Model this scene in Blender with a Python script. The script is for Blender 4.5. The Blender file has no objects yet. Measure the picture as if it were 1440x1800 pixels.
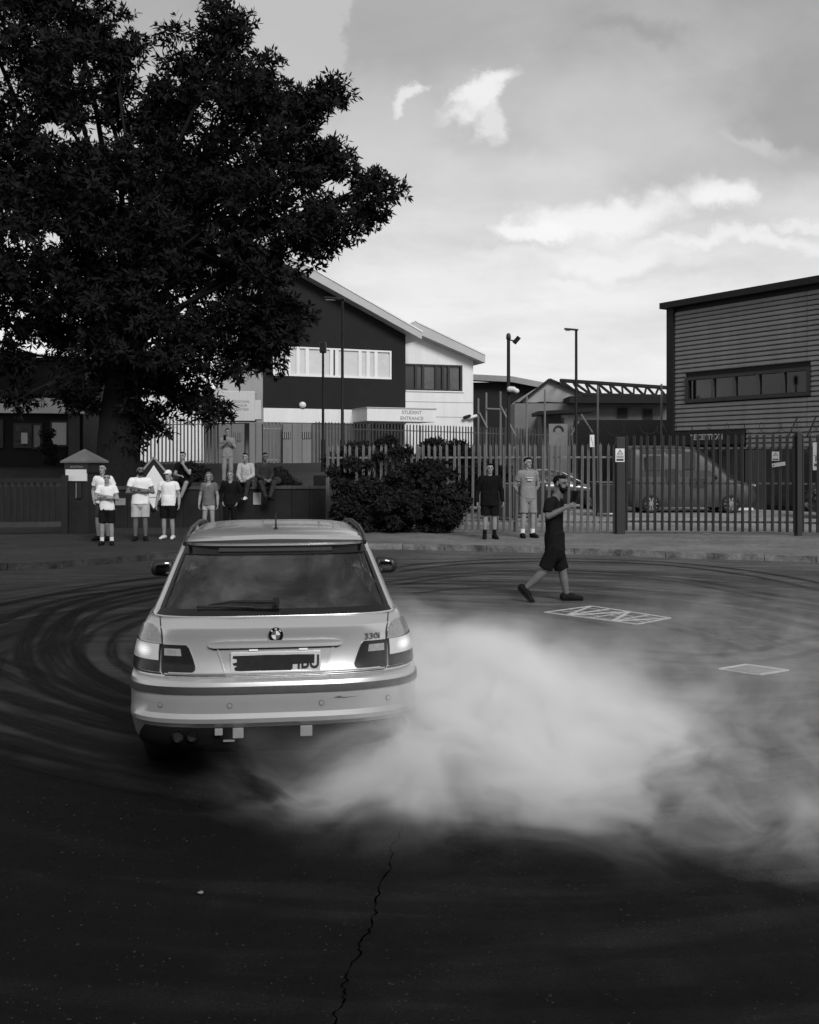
import bpy, bmesh, math, random
import numpy as np
from mathutils import Vector, Matrix, noise as mnoise
R = math.radians
random.seed(4)
S = bpy.context.scene
C = S.collection

# ------------------------------------------------------------------ camera
cam_d = bpy.data.cameras.new('camera')
cam = bpy.data.objects.new('camera', cam_d); C.objects.link(cam)
cam.location = (0, 0, 1.9); cam.rotation_euler = (R(90), 0, 0)
cam_d.sensor_width = 36; cam_d.lens = 35.0; cam_d.shift_y = -0.05
cam_d.clip_end = 2000
S.camera = cam
# ------------------------------------------------------------------ view, sun
S.view_settings.view_transform = 'Standard'; S.view_settings.look = 'None'
S.view_settings.exposure = 0.0; S.view_settings.gamma = 1.0
S.view_settings.use_curve_mapping = False
S.cycles.volume_bounces = 4
S.cycles.volume_step_rate = 1.0
SUN_EL, SUN_AZ = 35.0, 157.0       # azimuth clockwise from +Y (north); light comes from behind the camera
sd = bpy.data.lights.new('sun', 'SUN'); sd.energy = 2.5; sd.angle = R(22); sd.color = (1, 1, 1)
sun = bpy.data.objects.new('sun', sd); C.objects.link(sun)
_az = R(SUN_AZ); _el = R(SUN_EL)
sdir = Vector((math.sin(_az)*math.cos(_el), math.cos(_az)*math.cos(_el), math.sin(_el)))
sun.rotation_euler = sdir.to_track_quat('Z', 'Y').to_euler()

# ------------------------------------------------------------------ node helpers
class NT:
    def __init__(s, tree): s.t = tree; s.n = tree.nodes; s.l = tree.links
    def new(s, ty, **kw):
        n = s.n.new(ty)
        for k, v in kw.items(): setattr(n, k, v)
        return n
    def set(s, sock, v):
        if v is None: return
        if isinstance(v, bpy.types.NodeSocket): s.l.new(v, sock)
        else: sock.default_value = v
    def m(s, op, a, b=None, c=None, clamp=False):
        n = s.new('ShaderNodeMath', operation=op, use_clamp=clamp)
        s.set(n.inputs[0], a); s.set(n.inputs[1], b); s.set(n.inputs[2], c)
        return n.outputs[0]
    def vm(s, op, a, b=None, c=None):
        n = s.new('ShaderNodeVectorMath', operation=op)
        s.set(n.inputs[0], a); s.set(n.inputs[1], b); s.set(n.inputs[2], c)
        return n.outputs['Value'] if op in ('DOT_PRODUCT', 'LENGTH', 'DISTANCE') else n.outputs[0]
    def noise(s, vec, scale, detail=4, rough=.55, dist=0, out='Fac'):
        n = s.new('ShaderNodeTexNoise'); s.set(n.inputs['Vector'], vec)
        n.inputs['Scale'].default_value = scale; n.inputs['Detail'].default_value = detail
        n.inputs['Roughness'].default_value = rough; n.inputs['Distortion'].default_value = dist
        return n.outputs[out]
    def mr(s, v, a, b, c=0.0, d=1.0, smooth=False):
        n = s.new('ShaderNodeMapRange')
        if smooth: n.interpolation_type = 'SMOOTHSTEP'
        s.set(n.inputs[0], v)
        for i, x in enumerate((a, b, c, d)): s.set(n.inputs[1+i], x)
        return n.outputs[0]
    def xyz(s, v):
        n = s.new('ShaderNodeSeparateXYZ'); s.set(n.inputs[0], v); return n.outputs
    def comb(s, x, y, z):
        n = s.new('ShaderNodeCombineXYZ')
        for i, q in enumerate((x, y, z)): s.set(n.inputs[i], q)
        return n.outputs[0]
    def mix(s, f, a, b): # floats
        n = s.new('ShaderNodeMix', data_type='FLOAT'); s.set(n.inputs[0], f); s.set(n.inputs[2], a); s.set(n.inputs[3], b)
        return n.outputs[0]

# ------------------------------------------------------------------ world sky
W = bpy.data.worlds.new('World'); S.world = W; W.use_nodes = True
w = NT(W.node_tree); w.n.clear()
wo = w.new('ShaderNodeOutputWorld'); bg = w.new('ShaderNodeBackground'); w.l.new(bg.outputs[0], wo.inputs[0])
sk = w.new('ShaderNodeTexSky', sky_type='NISHITA'); sk.sun_disc = False
sk.sun_elevation = R(SUN_EL); sk.sun_rotation = R(SUN_AZ)
bw = w.new('ShaderNodeRGBToBW'); w.l.new(sk.outputs[0], bw.inputs[0])
D = w.new('ShaderNodeTexCoord').outputs['Generated']
dx, dy, dz = w.xyz(D)
# cloud deck: project the direction on a plane overhead
zz = w.m('ADD', w.m('MAXIMUM', dz, 0.0), 0.16)
cp = w.comb(w.m('DIVIDE', dx, zz), w.m('DIVIDE', dy, zz), 0.0)
n1 = w.noise(cp, 0.9, 6, .5, .6)
n2 = w.noise(w.vm('ADD', cp, (7.3, 2.1, 0)), 2.4, 7, .58, .5)
n3 = w.noise(w.vm('MULTIPLY', cp, (1, 1, 1)), 6.5, 6, .6, .4)
# base brightness falls from the bright horizon to the grey overhead
el = w.m('MAXIMUM', dz, 0.0)
crv = w.new('ShaderNodeFloatCurve'); w.set(crv.inputs['Value'], el)
cm = crv.mapping.curves[0]
pts = [(0, .90), (.08, .89), (.17, .80), (.26, .68), (.34, .55), (.42, .43), (.6, .42), (1, .44)]
cm.points[0].location = pts[0]; cm.points[1].location = pts[-1]
for p in pts[1:-1]: cm.points.new(*p)
crv.mapping.update()
base = crv.outputs[0]
amp = w.mr(el, 0.0, .3, .20, .62)
var = w.m('ADD', w.m('MULTIPLY', w.m('SUBTRACT', n1, .5), 1.5), w.m('ADD', w.m('MULTIPLY', w.m('SUBTRACT', n2, .5), .95), w.m('MULTIPLY', w.m('SUBTRACT', n3, .5), .35)))
lum = w.m('MULTIPLY', base, w.m('ADD', 1.0, w.m('MULTIPLY', var, amp)))
# individual clouds, placed by direction
ydiv = w.m('MAXIMUM', dy, 0.05)
U = w.m('DIVIDE', dx, ydiv); V = w.m('DIVIDE', dz, ydiv)
uv = w.comb(U, V, 0.0)
nd = w.noise(uv, 9, 6, .6, 0, 'Color'); nd2 = w.noise(uv, 30, 5, .6, 0, 'Color')
uvd = w.vm('ADD', uv, w.vm('ADD', w.vm('MULTIPLY', w.vm('SUBTRACT', nd, (.5, .5, .5)), (.13, .09, 0)),
                           w.vm('MULTIPLY', w.vm('SUBTRACT', nd2, (.5, .5, .5)), (.040, .026, 0))))
front = w.mr(dy, .1, .4)
def cloud(px, py, a, b, target, k, soft, rot=0):
    global lum
    u0, v0 = (px-720)/1750, (810-py)/1750
    d = w.vm('SUBTRACT', uvd, (u0, v0, 0))
    if rot:
        vr = w.new('ShaderNodeVectorRotate', rotation_type='Z_AXIS'); w.set(vr.inputs['Vector'], d)
        vr.inputs['Angle'].default_value = R(rot); d = vr.outputs[0]
    q = w.vm('MULTIPLY', d, (1750/a, 1750/b, 0))
    r = w.vm('LENGTH', q)
    f = w.m('MULTIPLY', w.mr(r, 1+soft, 1-soft, 0, k, True), front)
    lum = w.mix(f, lum, target)
cloud(700, 70, 150, 90, .40, .5, .8, -20)
cloud(495, 60, 120, 175, .58, .8, .10, 25)
cloud(650, 260, 110, 130, .62, .55, .35, 20)
cloud(1410, 210, 140, 110, .34, .75, .7)
cloud(1180, 215, 120, 70, .40, .5, .7)
cloud(1120, 40, 60, 16, .33, .6, .9)
cloud(880, 235, 95, 26, .50, .5, .8)
cloud(842, 168, 60, 20, .93, .95, .6, -32)
cloud(852, 208, 22, 26, .88, .7, .6)
cloud(716, 165, 32, 11, .85, .9, .5, -12)
cloud(1050, 378, 130, 34, 1.0, .8, .5, -6)
cloud(940, 400, 70, 18, 1.0, .8, .4)
cloud(1260, 348, 72, 32, 1.0, .85, .4, 8)
cloud(1080, 455, 120, 28, .98, .7, .5)
cloud(1300, 430, 190, 12, 1.0, .6, .7, 3)
cloud(1000, 502, 70, 12, .93, .8, .5)
cloud(800, 500, 150, 24, .90, .5, .7)
cloud(1150, 520, 260, 22, .90, .5, .7)
cloud(1420, 405, 50, 9, .9, .7, .5)
cloud(1180, 240, 180, 60, .70, .4, .9, 20)
cloud(960, 300, 160, 50, .72, .4, .9, -10)
cloud(1330, 250, 60, 14, .72, .5, .9, 25)
cloud(900, 440, 90, 10, .9, .5, .8)
cloud(1250, 300, 130, 26, .50, .45, .9, -6)
skyv = w.mix(.93, w.m('MULTIPLY', bw.outputs[0], 1.0), w.m('MULTIPLY', lum, 10.0))
w.set(bg.inputs[0], skyv); bg.inputs[1].default_value = 0.1

# ------------------------------------------------------------------ materials
MATS = {}
def mat(name, val, rough=.8, metal=0.0, var=.25, scale=3.0, bump=0.0, bscale=40.0, streak=False, coat=0, spec=.5, emit=0, sheen=0):
    if name in MATS: return MATS[name]
    m = bpy.data.materials.new(name); m.use_nodes = True; MATS[name] = m
    t = NT(m.node_tree); p = t.n['Principled BSDF']
    co = t.new('ShaderNodeTexCoord').outputs['Object']
    if streak: cs = t.vm('MULTIPLY', co, (4, 4, .35))
    else: cs = co
    a = t.noise(cs, scale, 5, .6); b = t.noise(co, scale*7, 4, .6)
    f = t.m('ADD', t.m('MULTIPLY', a, .7), t.m('MULTIPLY', b, .3))
    v = t.mr(f, .3, .7, val*(1-var), val*(1+var*.6))
    oi = t.new('ShaderNodeObjectInfo').outputs['Random']
    v = t.m('MULTIPLY', v, t.mr(oi, 0, 1, 1-var*.35, 1+var*.35))
    cc = t.comb(v, v, v); t.set(p.inputs['Base Color'], cc)
    t.set(p.inputs['Roughness'], t.mr(b, .3, .7, max(0, rough-.08), min(1, rough+.08)))
    p.inputs['Metallic'].default_value = metal
    p.inputs['Coat Weight'].default_value = coat
    p.inputs['Specular IOR Level'].default_value = spec
    if emit:
        p.inputs['Emission Color'].default_value = (1, 1, 1, 1); p.inputs['Emission Strength'].default_value = emit
    if bump:
        bn = t.new('ShaderNodeBump'); bn.inputs['Strength'].default_value = bump; bn.inputs['Distance'].default_value = .01
        t.set(bn.inputs['Height'], t.noise(co, bscale, 5, .6)); t.set(p.inputs['Normal'], bn.outputs[0])
    return m
def glassmat(name, tint, refl=.9, haze=0):
    m = bpy.data.materials.new(name); m.use_nodes = True
    t = NT(m.node_tree); t.n.clear()
    o = t.new('ShaderNodeOutputMaterial'); tr = t.new('ShaderNodeBsdfTransparent'); gl = t.new('ShaderNodeBsdfGlossy')
    tr.inputs[0].default_value = (tint, tint, tint, 1); gl.inputs[0].default_value = (refl, refl, refl, 1); gl.inputs['Roughness'].default_value = .03
    fr = t.new('ShaderNodeFresnel'); fr.inputs[0].default_value = 1.5
    mx = t.new('ShaderNodeMixShader'); t.l.new(fr.outputs[0], mx.inputs[0]); t.l.new(tr.outputs[0], mx.inputs[1]); t.l.new(gl.outputs[0], mx.inputs[2])
    res = mx.outputs[0]
    if haze:      # pale diffuse haze painting smoky reflections into the pane
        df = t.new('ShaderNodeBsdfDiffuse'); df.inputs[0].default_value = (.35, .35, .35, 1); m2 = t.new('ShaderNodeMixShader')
        co = t.new('ShaderNodeTexCoord').outputs['Object']; t.set(m2.inputs[0], t.mr(t.noise(co, 2.2, 5, .6, .5), .35, .68, .02, haze*1.3, True))
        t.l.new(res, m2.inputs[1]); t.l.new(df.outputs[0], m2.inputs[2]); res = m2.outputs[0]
    t.l.new(res, o.inputs[0]); return m
def sheet(name, val, rough=.2):   # opaque dark window glass
    return mat(name, val, rough, var=.5, scale=.8, spec=.7)

M = dict(
 white=mat('white_render', .74, .7, var=.10, scale=.5, streak=True),
 offwhite=mat('offwhite_panel', .52, .6, var=.15, scale=.6, streak=True),
 darkclad=mat('dark_cladding', .014, .7, var=.25, scale=.5, spec=.2),
 greymetal=mat('grey_metal_fascia', .42, .5, var=.12, scale=.7),
 galv=mat('galvanised_steel', .21, .55, metal=.3, var=.35, scale=2.5, streak=True),
 galvlight=mat('pale_galvanised_steel', .30, .55, metal=.2, var=.3, scale=2.5, streak=True),
 darkmetal=mat('dark_painted_metal', .014, .6, spec=.2, var=.3, scale=3),
 clad=mat('corrugated_cladding', .20, .5, metal=.15, var=.22, scale=.6, streak=True),
 cladtrim=mat('cladding_trim', .02, .6, spec=.2, var=.2),
 winlight=mat('window_with_blind', .58, .25, var=.12, scale=.4),
 windark=sheet('dark_window_glass', .03),
 winframe=mat('white_window_frame', .75, .4, var=.05),
 framedark=mat('dark_window_frame', .018, .4),
 wall=mat('painted_masonry_dark', .018, .9, spec=.15, var=.4, scale=2, bump=.4, bscale=25),
 wallcap=mat('wall_coping', .04, .85, var=.4, scale=3, bump=.3),
 pillar=mat('pillar_render', .022, .9, spec=.15, var=.35, scale=2, bump=.3),
 pillarcap=mat('pillar_cap_stone', .13, .8, var=.3, scale=4, bump=.3),
 bark=mat('bark', .014, .95, spec=.1, var=.5, scale=6, streak=True, bump=.9, bscale=14),
 skin=mat('skin', .25, .6, var=.10, scale=9), skindark=mat('skin_tanned', .115, .55, var=.12, scale=9),
 hair=mat('hair', .007, .8, spec=.08, var=.4, scale=60, bump=.6, bscale=150), hairlight=mat('fair_hair', .10, .6, var=.4, scale=60),
 ctwhite=mat('white_cotton', .74, .85, spec=.08, var=.06, scale=6), ctblack=mat('black_cotton', .009, .9, spec=.08, var=.4, scale=7),
 ctgrey=mat('grey_cotton', .22, .85, spec=.08, var=.15, scale=7), ctlight=mat('light_cotton', .40, .85, spec=.08, var=.12, scale=7),
 ctdark=mat('charcoal_cotton', .035, .85, spec=.08, var=.3, scale=7), ctmid=mat('mid_grey_cotton', .13, .85, spec=.08, var=.2, scale=7),
 shoe=mat('black_shoe', .007, .75, var=.3, spec=.15), shoew=mat('white_shoe', .6, .5, var=.2), rubbersole=mat('shoe_sole', .012, .9, spec=.1),
 black=mat('black_plastic', .012, .45, var=.3), gloss=mat('glossy_black', .006, .12, var=.2),
 signw=mat('sign_white', .68, .5, var=.08), signb=mat('sign_black_print', .02, .6), signg=mat('sign_grey_print', .25, .6),
 concrete=mat('concrete', .12, .85, var=.3, scale=3, bump=.4, bscale=60),
 kerb=mat('kerb_concrete', .15, .85, var=.5, scale=5, bump=.5, bscale=50),
 roofgrey=mat('weathered_roof', .26, .7, var=.3, scale=.4),
 tarp=mat('canopy_fabric', .34, .7, var=.25, scale=.3), lowwall=mat('old_block_wall', .17, .85, var=.35, scale=.5, bump=.3),
 vanpaint=mat('faded_van_paint', .05, .5, var=.35, scale=1.2), carblack=mat('dark_car_paint', .012, .2, var=.2, coat=.6),
 carwhite=mat('white_car_paint', .5, .3, var=.1, coat=.5),
)

# ------------------------------------------------------------------ mesh builder
class MB:
    def __init__(s): s.v = []; s.f = []
    def add(s, vs, fs):
        o = len(s.v); s.v += [tuple(p) for p in vs]; s.f += [tuple(i+o for i in f) for f in fs]; return s
    def box(s, x0, x1, y0, y1, z0, z1):
        return s.add([(x0,y0,z0),(x1,y0,z0),(x1,y1,z0),(x0,y1,z0),(x0,y0,z1),(x1,y0,z1),(x1,y1,z1),(x0,y1,z1)],
                     [(0,3,2,1),(4,5,6,7),(0,1,5,4),(1,2,6,5),(2,3,7,6),(3,0,4,7)])
    def bar(s, a, b, wx, wy=None, up=(0,0,1)):
        wy = wy or wx
        a = Vector(a); b = Vector(b); d = (b-a).normalized(); u = Vector(up)
        if abs(d.dot(u)) > .95: u = Vector((0,1,0))
        x = d.cross(u).normalized(); y = x.cross(d).normalized()
        vs = []
        for p in (a, b):
            for sx, sy in ((-1,-1),(1,-1),(1,1),(-1,1)): vs.append(p + x*sx*wx/2 + y*sy*wy/2)
        return s.add(vs, [(0,3,2,1),(4,5,6,7),(0,1,5,4),(1,2,6,5),(2,3,7,6),(3,0,4,7)])
    def tube(s, pts, rad, n=8, caps=True):
        pts = [Vector(p) for p in pts]
        if not hasattr(rad, '__len__'): rad = [rad]*len(pts)
        vs = []; fs = []; px = None
        for i, p in enumerate(pts):
            d = (pts[min(i+1, len(pts)-1)] - pts[max(i-1, 0)]).normalized()
            if px is None: px = d.orthogonal().normalized()
            px = (px - d*px.dot(d)).normalized(); py = d.cross(px)
            for k in range(n):
                a = 2*math.pi*k/n; vs.append(p + px*math.cos(a)*rad[i] + py*math.sin(a)*rad[i])
        for i in range(len(pts)-1):
            for k in range(n):
                fs.append((i*n+k, i*n+(k+1)%n, (i+1)*n+(k+1)%n, (i+1)*n+k))
        if caps: fs.append(tuple(reversed(range(n)))); fs.append(tuple(range((len(pts)-1)*n, len(pts)*n)))
        return s.add(vs, fs)
    def cap(s, a, b, ra, rb, side=(1,0,0), flat=1.0, n=14, flatend=False, rings=4):
        """tapered capsule, elliptic section: r along side, r*flat across"""
        a = Vector(a); b = Vector(b); d = (b-a)
        if d.length < 1e-6: d = Vector((0,0,1))*1e-4; b = a+d
        dn = d.normalized(); x = Vector(side); x = x - dn*x.dot(dn)
        if x.length < .05: x = dn.orthogonal()
        x.normalize(); y = dn.cross(x)
        prof = []
        if flatend: prof = [(a, ra), (b, rb)]
        else:
            for k in range(rings):
                t = math.pi/2*(k/rings); prof.append((a - dn*ra*min(flat,1)*math.cos(t) if k else a-dn*ra*min(flat,1)*.99, max(.08, math.sin(t))*ra))
            prof.append((a, ra)); prof.append((b, rb))
            for k in range(rings-1, -1, -1):
                t = math.pi/2*(k/rings); prof.append((b + dn*rb*min(flat,1)*math.cos(t), max(.08, math.sin(t))*rb))
        vs = []; fs = []
        for p, r in prof:
            for k in range(n):
                q = 2*math.pi*k/n; vs.append(p + x*math.cos(q)*r + y*math.sin(q)*r*flat)
        for i in range(len(prof)-1):
            for k in range(n): fs.append((i*n+k, i*n+(k+1)%n, (i+1)*n+(k+1)%n, (i+1)*n+k))
        fs.append(tuple(reversed(range(n)))); fs.append(tuple(range((len(prof)-1)*n, len(prof)*n)))
        return s.add(vs, fs)
    def ell(s, c, r, rot=None, nu=12, nv=8):
        vs = []; fs = []; c = Vector(c); m = rot or Matrix.Identity(3)
        for j in range(1, nv):
            t = math.pi*j/nv
            for k in range(nu):
                q = 2*math.pi*k/nu
                vs.append(c + m @ Vector((r[0]*math.sin(t)*math.cos(q), r[1]*math.sin(t)*math.sin(q), r[2]*math.cos(t))))
        vs.append(c + m @ Vector((0,0,r[2]))); vs.append(c + m @ Vector((0,0,-r[2])))
        T = len(vs)-2
        for j in range(nv-2):
            for k in range(nu): fs.append((j*nu+k, (j+1)*nu+k, (j+1)*nu+(k+1)%nu, j*nu+(k+1)%nu))
        for k in range(nu):
            fs.append((T, k, (k+1)%nu)); fs.append((T+1, (nv-2)*nu+(k+1)%nu, (nv-2)*nu+k))
        return s.add(vs, fs)
    def mesh(s, name):
        me = bpy.data.meshes.new(name); me.from_pydata([tuple(p) for p in s.v], [], s.f); me.update(); return me
    def build(s, name, m, parent=None, smooth=None, loc=None, bevel=0):
        me = s.mesh(name)
        return put(name, me, m, parent, smooth, loc, bevel)
def put(name, me, m, parent=None, smooth=None, loc=None, bevel=0):
    o = bpy.data.objects.new(name, me); C.objects.link(o)
    if m and not me.materials: me.materials.append(m)
    if smooth is not None:
        me.polygons.foreach_set('use_smooth', [True]*len(me.polygons))
        if smooth < 180: me.set_sharp_from_angle(angle=R(smooth))
    if parent: o.parent = parent
    if loc: o.location = loc
    if bevel:
        b = o.modifiers.new('bevel', 'BEVEL'); b.width = bevel; b.segments = 2; b.limit_method = 'ANGLE'
    return o
def tag(o, label, cat, group=None, kind=None):
    if label: o['label'] = label
    if cat: o['category'] = cat
    if group: o['group'] = group
    if kind: o['kind'] = kind
    return o
def struct(o): o['kind'] = 'structure'; return o
def thing(name, label, cat, loc=(0,0,0), rz=0, group=None):
    o = bpy.data.objects.new(name, None); C.objects.link(o); o.location = loc; o.rotation_euler = (0,0,rz)
    return tag(o, label, cat, group)
def bake(mb, mods, name):
    me = mb.mesh('tmp') if isinstance(mb, MB) else mb
    o = bpy.data.objects.new('tmp', me); C.objects.link(o)
    for ty, kw in mods:
        md = o.modifiers.new(ty, ty)
        for k, v in kw.items(): setattr(md, k, v)
    dg = bpy.context.evaluated_depsgraph_get()
    r = bpy.data.meshes.new_from_object(o.evaluated_get(dg)); r.name = name
    bpy.data.objects.remove(o); return r
def bake_obj(o, name):
    dg = bpy.context.evaluated_depsgraph_get()
    r = bpy.data.meshes.new_from_object(o.evaluated_get(dg)); r.name = name; return r
def text(name, s, size, m, mtx, parent=None, ext=.002, align='CENTER', bold=0, wscale=1):
    cu = bpy.data.curves.new('t', 'FONT'); cu.body = s; cu.size = size; cu.extrude = ext; cu.align_x = align; cu.align_y = 'CENTER'; cu.offset = bold
    cu.resolution_u = 3
    o = bpy.data.objects.new('t', cu); C.objects.link(o); me = bake_obj(o, name); bpy.data.objects.remove(o)
    me.transform(mtx @ Matrix.Scale(wscale, 4, (1,0,0)))
    me.materials.clear()
    return put(name, me, m, parent)
def P(px, py, Y): return Vector(((px-720)/1750*Y, Y, 1.9-(py-810)/1750*Y))
def G(px, py, z=0.0):
    Y = (1.9-z)*1750/(py-810); return Vector(((px-720)/1750*Y, Y, z))
FACE = Matrix.Rotation(R(90), 4, 'X')      # text lying in XY -> standing, readable from -Y

class Wall:
    """vertical plane from plan point A to B (seen left to right); s along, z up, d out towards the viewer"""
    def __init__(s, A, B):
        s.A = Vector((A[0], A[1])); s.B = Vector((B[0], B[1])); s.L = (s.B-s.A).length
        s.t = (s.B-s.A)/s.L; s.nrm = Vector((s.t.y, -s.t.x))
    def p(s, q, z, d=0):
        v = s.A + s.t*q + s.nrm*d; return (v.x, v.y, z)
    def px(s, px, py):
        k = (px-720)/1750    # x = k*y ; A + t q
        q = (k*s.A.y - s.A.x)/(s.t.x - k*s.t.y); y = s.A.y + s.t.y*q
        return q, 1.9-(py-810)/1750*y
    def s_at(s, px): return s.px(px, 810)[0]
    def box(s, mb, s0, s1, z0, z1, d0, d1):
        vs = [s.p(a, z, d) for z in (z0, z1) for a, d in ((s0,d1),(s1,d1),(s1,d0),(s0,d0))]
        return mb.add(vs, [(0,3,2,1),(4,5,6,7),(0,1,5,4),(1,2,6,5),(2,3,7,6),(3,0,4,7)])
    def prism(s, mb, poly, d0, d1):
        n = len(poly); vs = [s.p(a, z, d1) for a, z in poly] + [s.p(a, z, d0) for a, z in poly]
        fs = [tuple(range(n)), tuple(reversed(range(n, 2*n)))] + [(i, n+i, n+(i+1)%n, (i+1)%n) for i in range(n)]
        return mb.add(vs, fs)
    def mtx(s, q, z, d):
        ang = math.atan2(s.t.y, s.t.x)
        return Matrix.Translation(s.p(q, z, d)) @ Matrix.Rotation(ang, 4, 'Z') @ FACE

# ------------------------------------------------------------------ ground
def road_material():
    m = bpy.data.materials.new('asphalt'); m.use_nodes = True; t = NT(m.node_tree); p = t.n['Principled BSDF']
    co = t.new('ShaderNodeTexCoord').outputs['Object']
    x, y, z = t.xyz(co)
    fine = t.noise(co, 85, 4, .75); mid = t.noise(co, 9, 5, .6); big = t.noise(co, .7, 4, .55)
    # resurfaced foreground strip with a ragged edge, darkened further as painted vignette
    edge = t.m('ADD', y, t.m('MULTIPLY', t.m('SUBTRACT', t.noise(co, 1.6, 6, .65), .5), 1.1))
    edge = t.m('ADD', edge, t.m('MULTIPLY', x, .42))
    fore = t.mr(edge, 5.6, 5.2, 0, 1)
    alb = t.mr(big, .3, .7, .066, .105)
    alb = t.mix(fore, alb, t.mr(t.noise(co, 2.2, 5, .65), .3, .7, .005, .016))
    # darker towards the left: laid rubber plus vignette falloff put into the colour
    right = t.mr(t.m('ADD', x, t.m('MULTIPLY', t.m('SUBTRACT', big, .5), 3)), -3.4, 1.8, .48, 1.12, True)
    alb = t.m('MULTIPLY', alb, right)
    alb = t.m('MULTIPLY', alb, t.mr(mid, .3, .7, .72, 1.25))
    alb = t.m('MULTIPLY', alb, t.mr(fine, .32, .72, .35, 2.0))
    # rubber laid down in rings
    def ring(cx, cy, r0, r1, freq, seed, lo):
        ddx = t.m('SUBTRACT', x, cx); ddy = t.m('SUBTRACT', y, cy)
        r = t.m('SQRT', t.m('ADD', t.m('MULTIPLY', ddx, ddx), t.m('MULTIPLY', ddy, ddy)))
        an = t.m('ARCTAN2', ddy, ddx)
        v = t.comb(t.m('MULTIPLY', r, freq), t.m('MULTIPLY', t.m('SINE', an), 1.1), t.m('ADD', t.m('MULTIPLY', t.m('COSINE', an), 1.1), seed))
        n = t.noise(v, 1.0, 3, .5, .2)
        s_ = t.mr(n, .47, .56, 0, 1, True)
        mask = t.m('MULTIPLY', t.mr(r, r0-.3, r0+.3, 0, 1, True), t.mr(r, r1+.5, r1-.6, 0, 1, True))
        patch = t.mr(t.noise(co, 1.2, 4), .3, .55, .55, 1)
        s_ = t.m('MULTIPLY', t.m('MULTIPLY', t.m('MULTIPLY', s_, mask), patch), t.mr(x, -2.0, 1.5, .6, .5))
        return t.m('SUBTRACT', 1.0, t.m('MULTIPLY', s_, lo))
    for a in ((.4, 10.7, 4.0, 7.6, 4.4, 0.0, .93), (-.5, 9.6, 3.1, 6.6, 3.3, 9.0, .85), (1.6, 11.4, 3.6, 8.4, 2.0, 21.0, .6)):
        alb = t.m('MULTIPLY', alb, ring(*a))
    # horizontal smears on the right, dropped rubber crumbs
    vs = t.noise(t.vm('MULTIPLY', co, (.35, 3.2, 1)), 1.6, 5, .6)
    alb = t.m('MULTIPLY', alb, t.mix(fore, t.mr(vs, .35, .6, .68, 1.1), 1.0))
    vor = t.new('ShaderNodeTexVoronoi'); t.set(vor.inputs['Vector'], co); vor.inputs['Scale'].default_value = 11
    alb = t.m('ADD', alb, t.m('MULTIPLY', t.mr(vor.outputs['Distance'], .06, .03, 0, 1), .03))
    alb = t.m('MAXIMUM', alb, .004)
    t.set(p.inputs['Base Color'], t.comb(alb, alb, alb))
    t.set(p.inputs['Roughness'], t.mr(mid, .3, .7, .72, .92)); p.inputs['Specular IOR Level'].default_value = .10
    bn = t.new('ShaderNodeBump'); bn.inputs['Strength'].default_value = .8; bn.inputs['Distance'].default_value = .012
    t.set(bn.inputs['Height'], t.m('ADD', fine, t.m('MULTIPLY', mid, 1.5))); t.set(p.inputs['Normal'], bn.outputs[0])
    return m
def pave_material(name, base):
    m = bpy.data.materials.new(name); m.use_nodes = True; t = NT(m.node_tree); p = t.n['Principled BSDF']
    co = t.new('ShaderNodeTexCoord').outputs['Object']; x, y, z = t.xyz(co)
    a = t.noise(co, .9, 5, .6); b = t.noise(co, 8, 5, .65); c = t.noise(co, 90, 3, .6)
    v = t.mr(a, .3, .7, base*.7, base*1.2)
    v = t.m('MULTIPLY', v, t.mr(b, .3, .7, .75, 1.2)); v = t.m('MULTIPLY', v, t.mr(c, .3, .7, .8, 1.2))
    v = t.m('MULTIPLY', v, t.mr(x, -5.0, 1.0, .20, 1.0, True))  # left side darkened in the colour as vignette falloff
    cr = t.new('ShaderNodeTexVoronoi', feature='DISTANCE_TO_EDGE'); t.set(cr.inputs['Vector'], t.vm('ADD', co, t.vm('SCALE', t.noise(co, 2, 4, .6, 0, 'Color'), None)))
    cr.inputs['Scale'].default_value = .6
    v = t.m('MULTIPLY', v, t.mr(cr.outputs['Distance'], .003, .015, .68, 1))
    t.set(p.inputs['Base Color'], t.comb(v, v, v)); p.inputs['Roughness'].default_value = .88; p.inputs['Specular IOR Level'].default_value = .25
    bn = t.new('ShaderNodeBump'); bn.inputs['Strength'].default_value = .5; bn.inputs['Distance'].default_value = .01
    t.set(bn.inputs['Height'], t.m('ADD', b, c)); t.set(p.inputs['Normal'], bn.outputs[0])
    return m
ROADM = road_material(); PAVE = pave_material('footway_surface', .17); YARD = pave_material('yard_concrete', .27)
mb = MB(); mb.add([(-400,-60,0),(400,-60,0),(400,900,0),(-400,900,0)], [(0,1,2,3)])
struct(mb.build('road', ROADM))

# kerb line: far side of the turning head
kp = [(-26,14.0),(-14,15.2),(-7.1,17.2),(-5.85,17.97),(-4.6,19.3),(-2.6,20.7),(-.85,21.3),(.96,21.0),(3.2,20.3),(5.3,19.4),(7.6,18.5),(11,16.6),(16,12.5),(22,6)]
def catmull(p, n=10):
    out = []
    for i in range(len(p)-1):
        a = p[max(i-1,0)]; b = p[i]; c = p[i+1]; d = p[min(i+2,len(p)-1)]
        for k in range(n):
            t = k/n
            out.append(tuple(.5*((2*b[j])+(-a[j]+c[j])*t+(2*a[j]-5*b[j]+4*c[j]-d[j])*t*t+(-a[j]+3*b[j]-3*c[j]+d[j])*t**3) for j in (0,1)))
    out.append(p[-1]); return out
kc = catmull(kp, 12)
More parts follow.
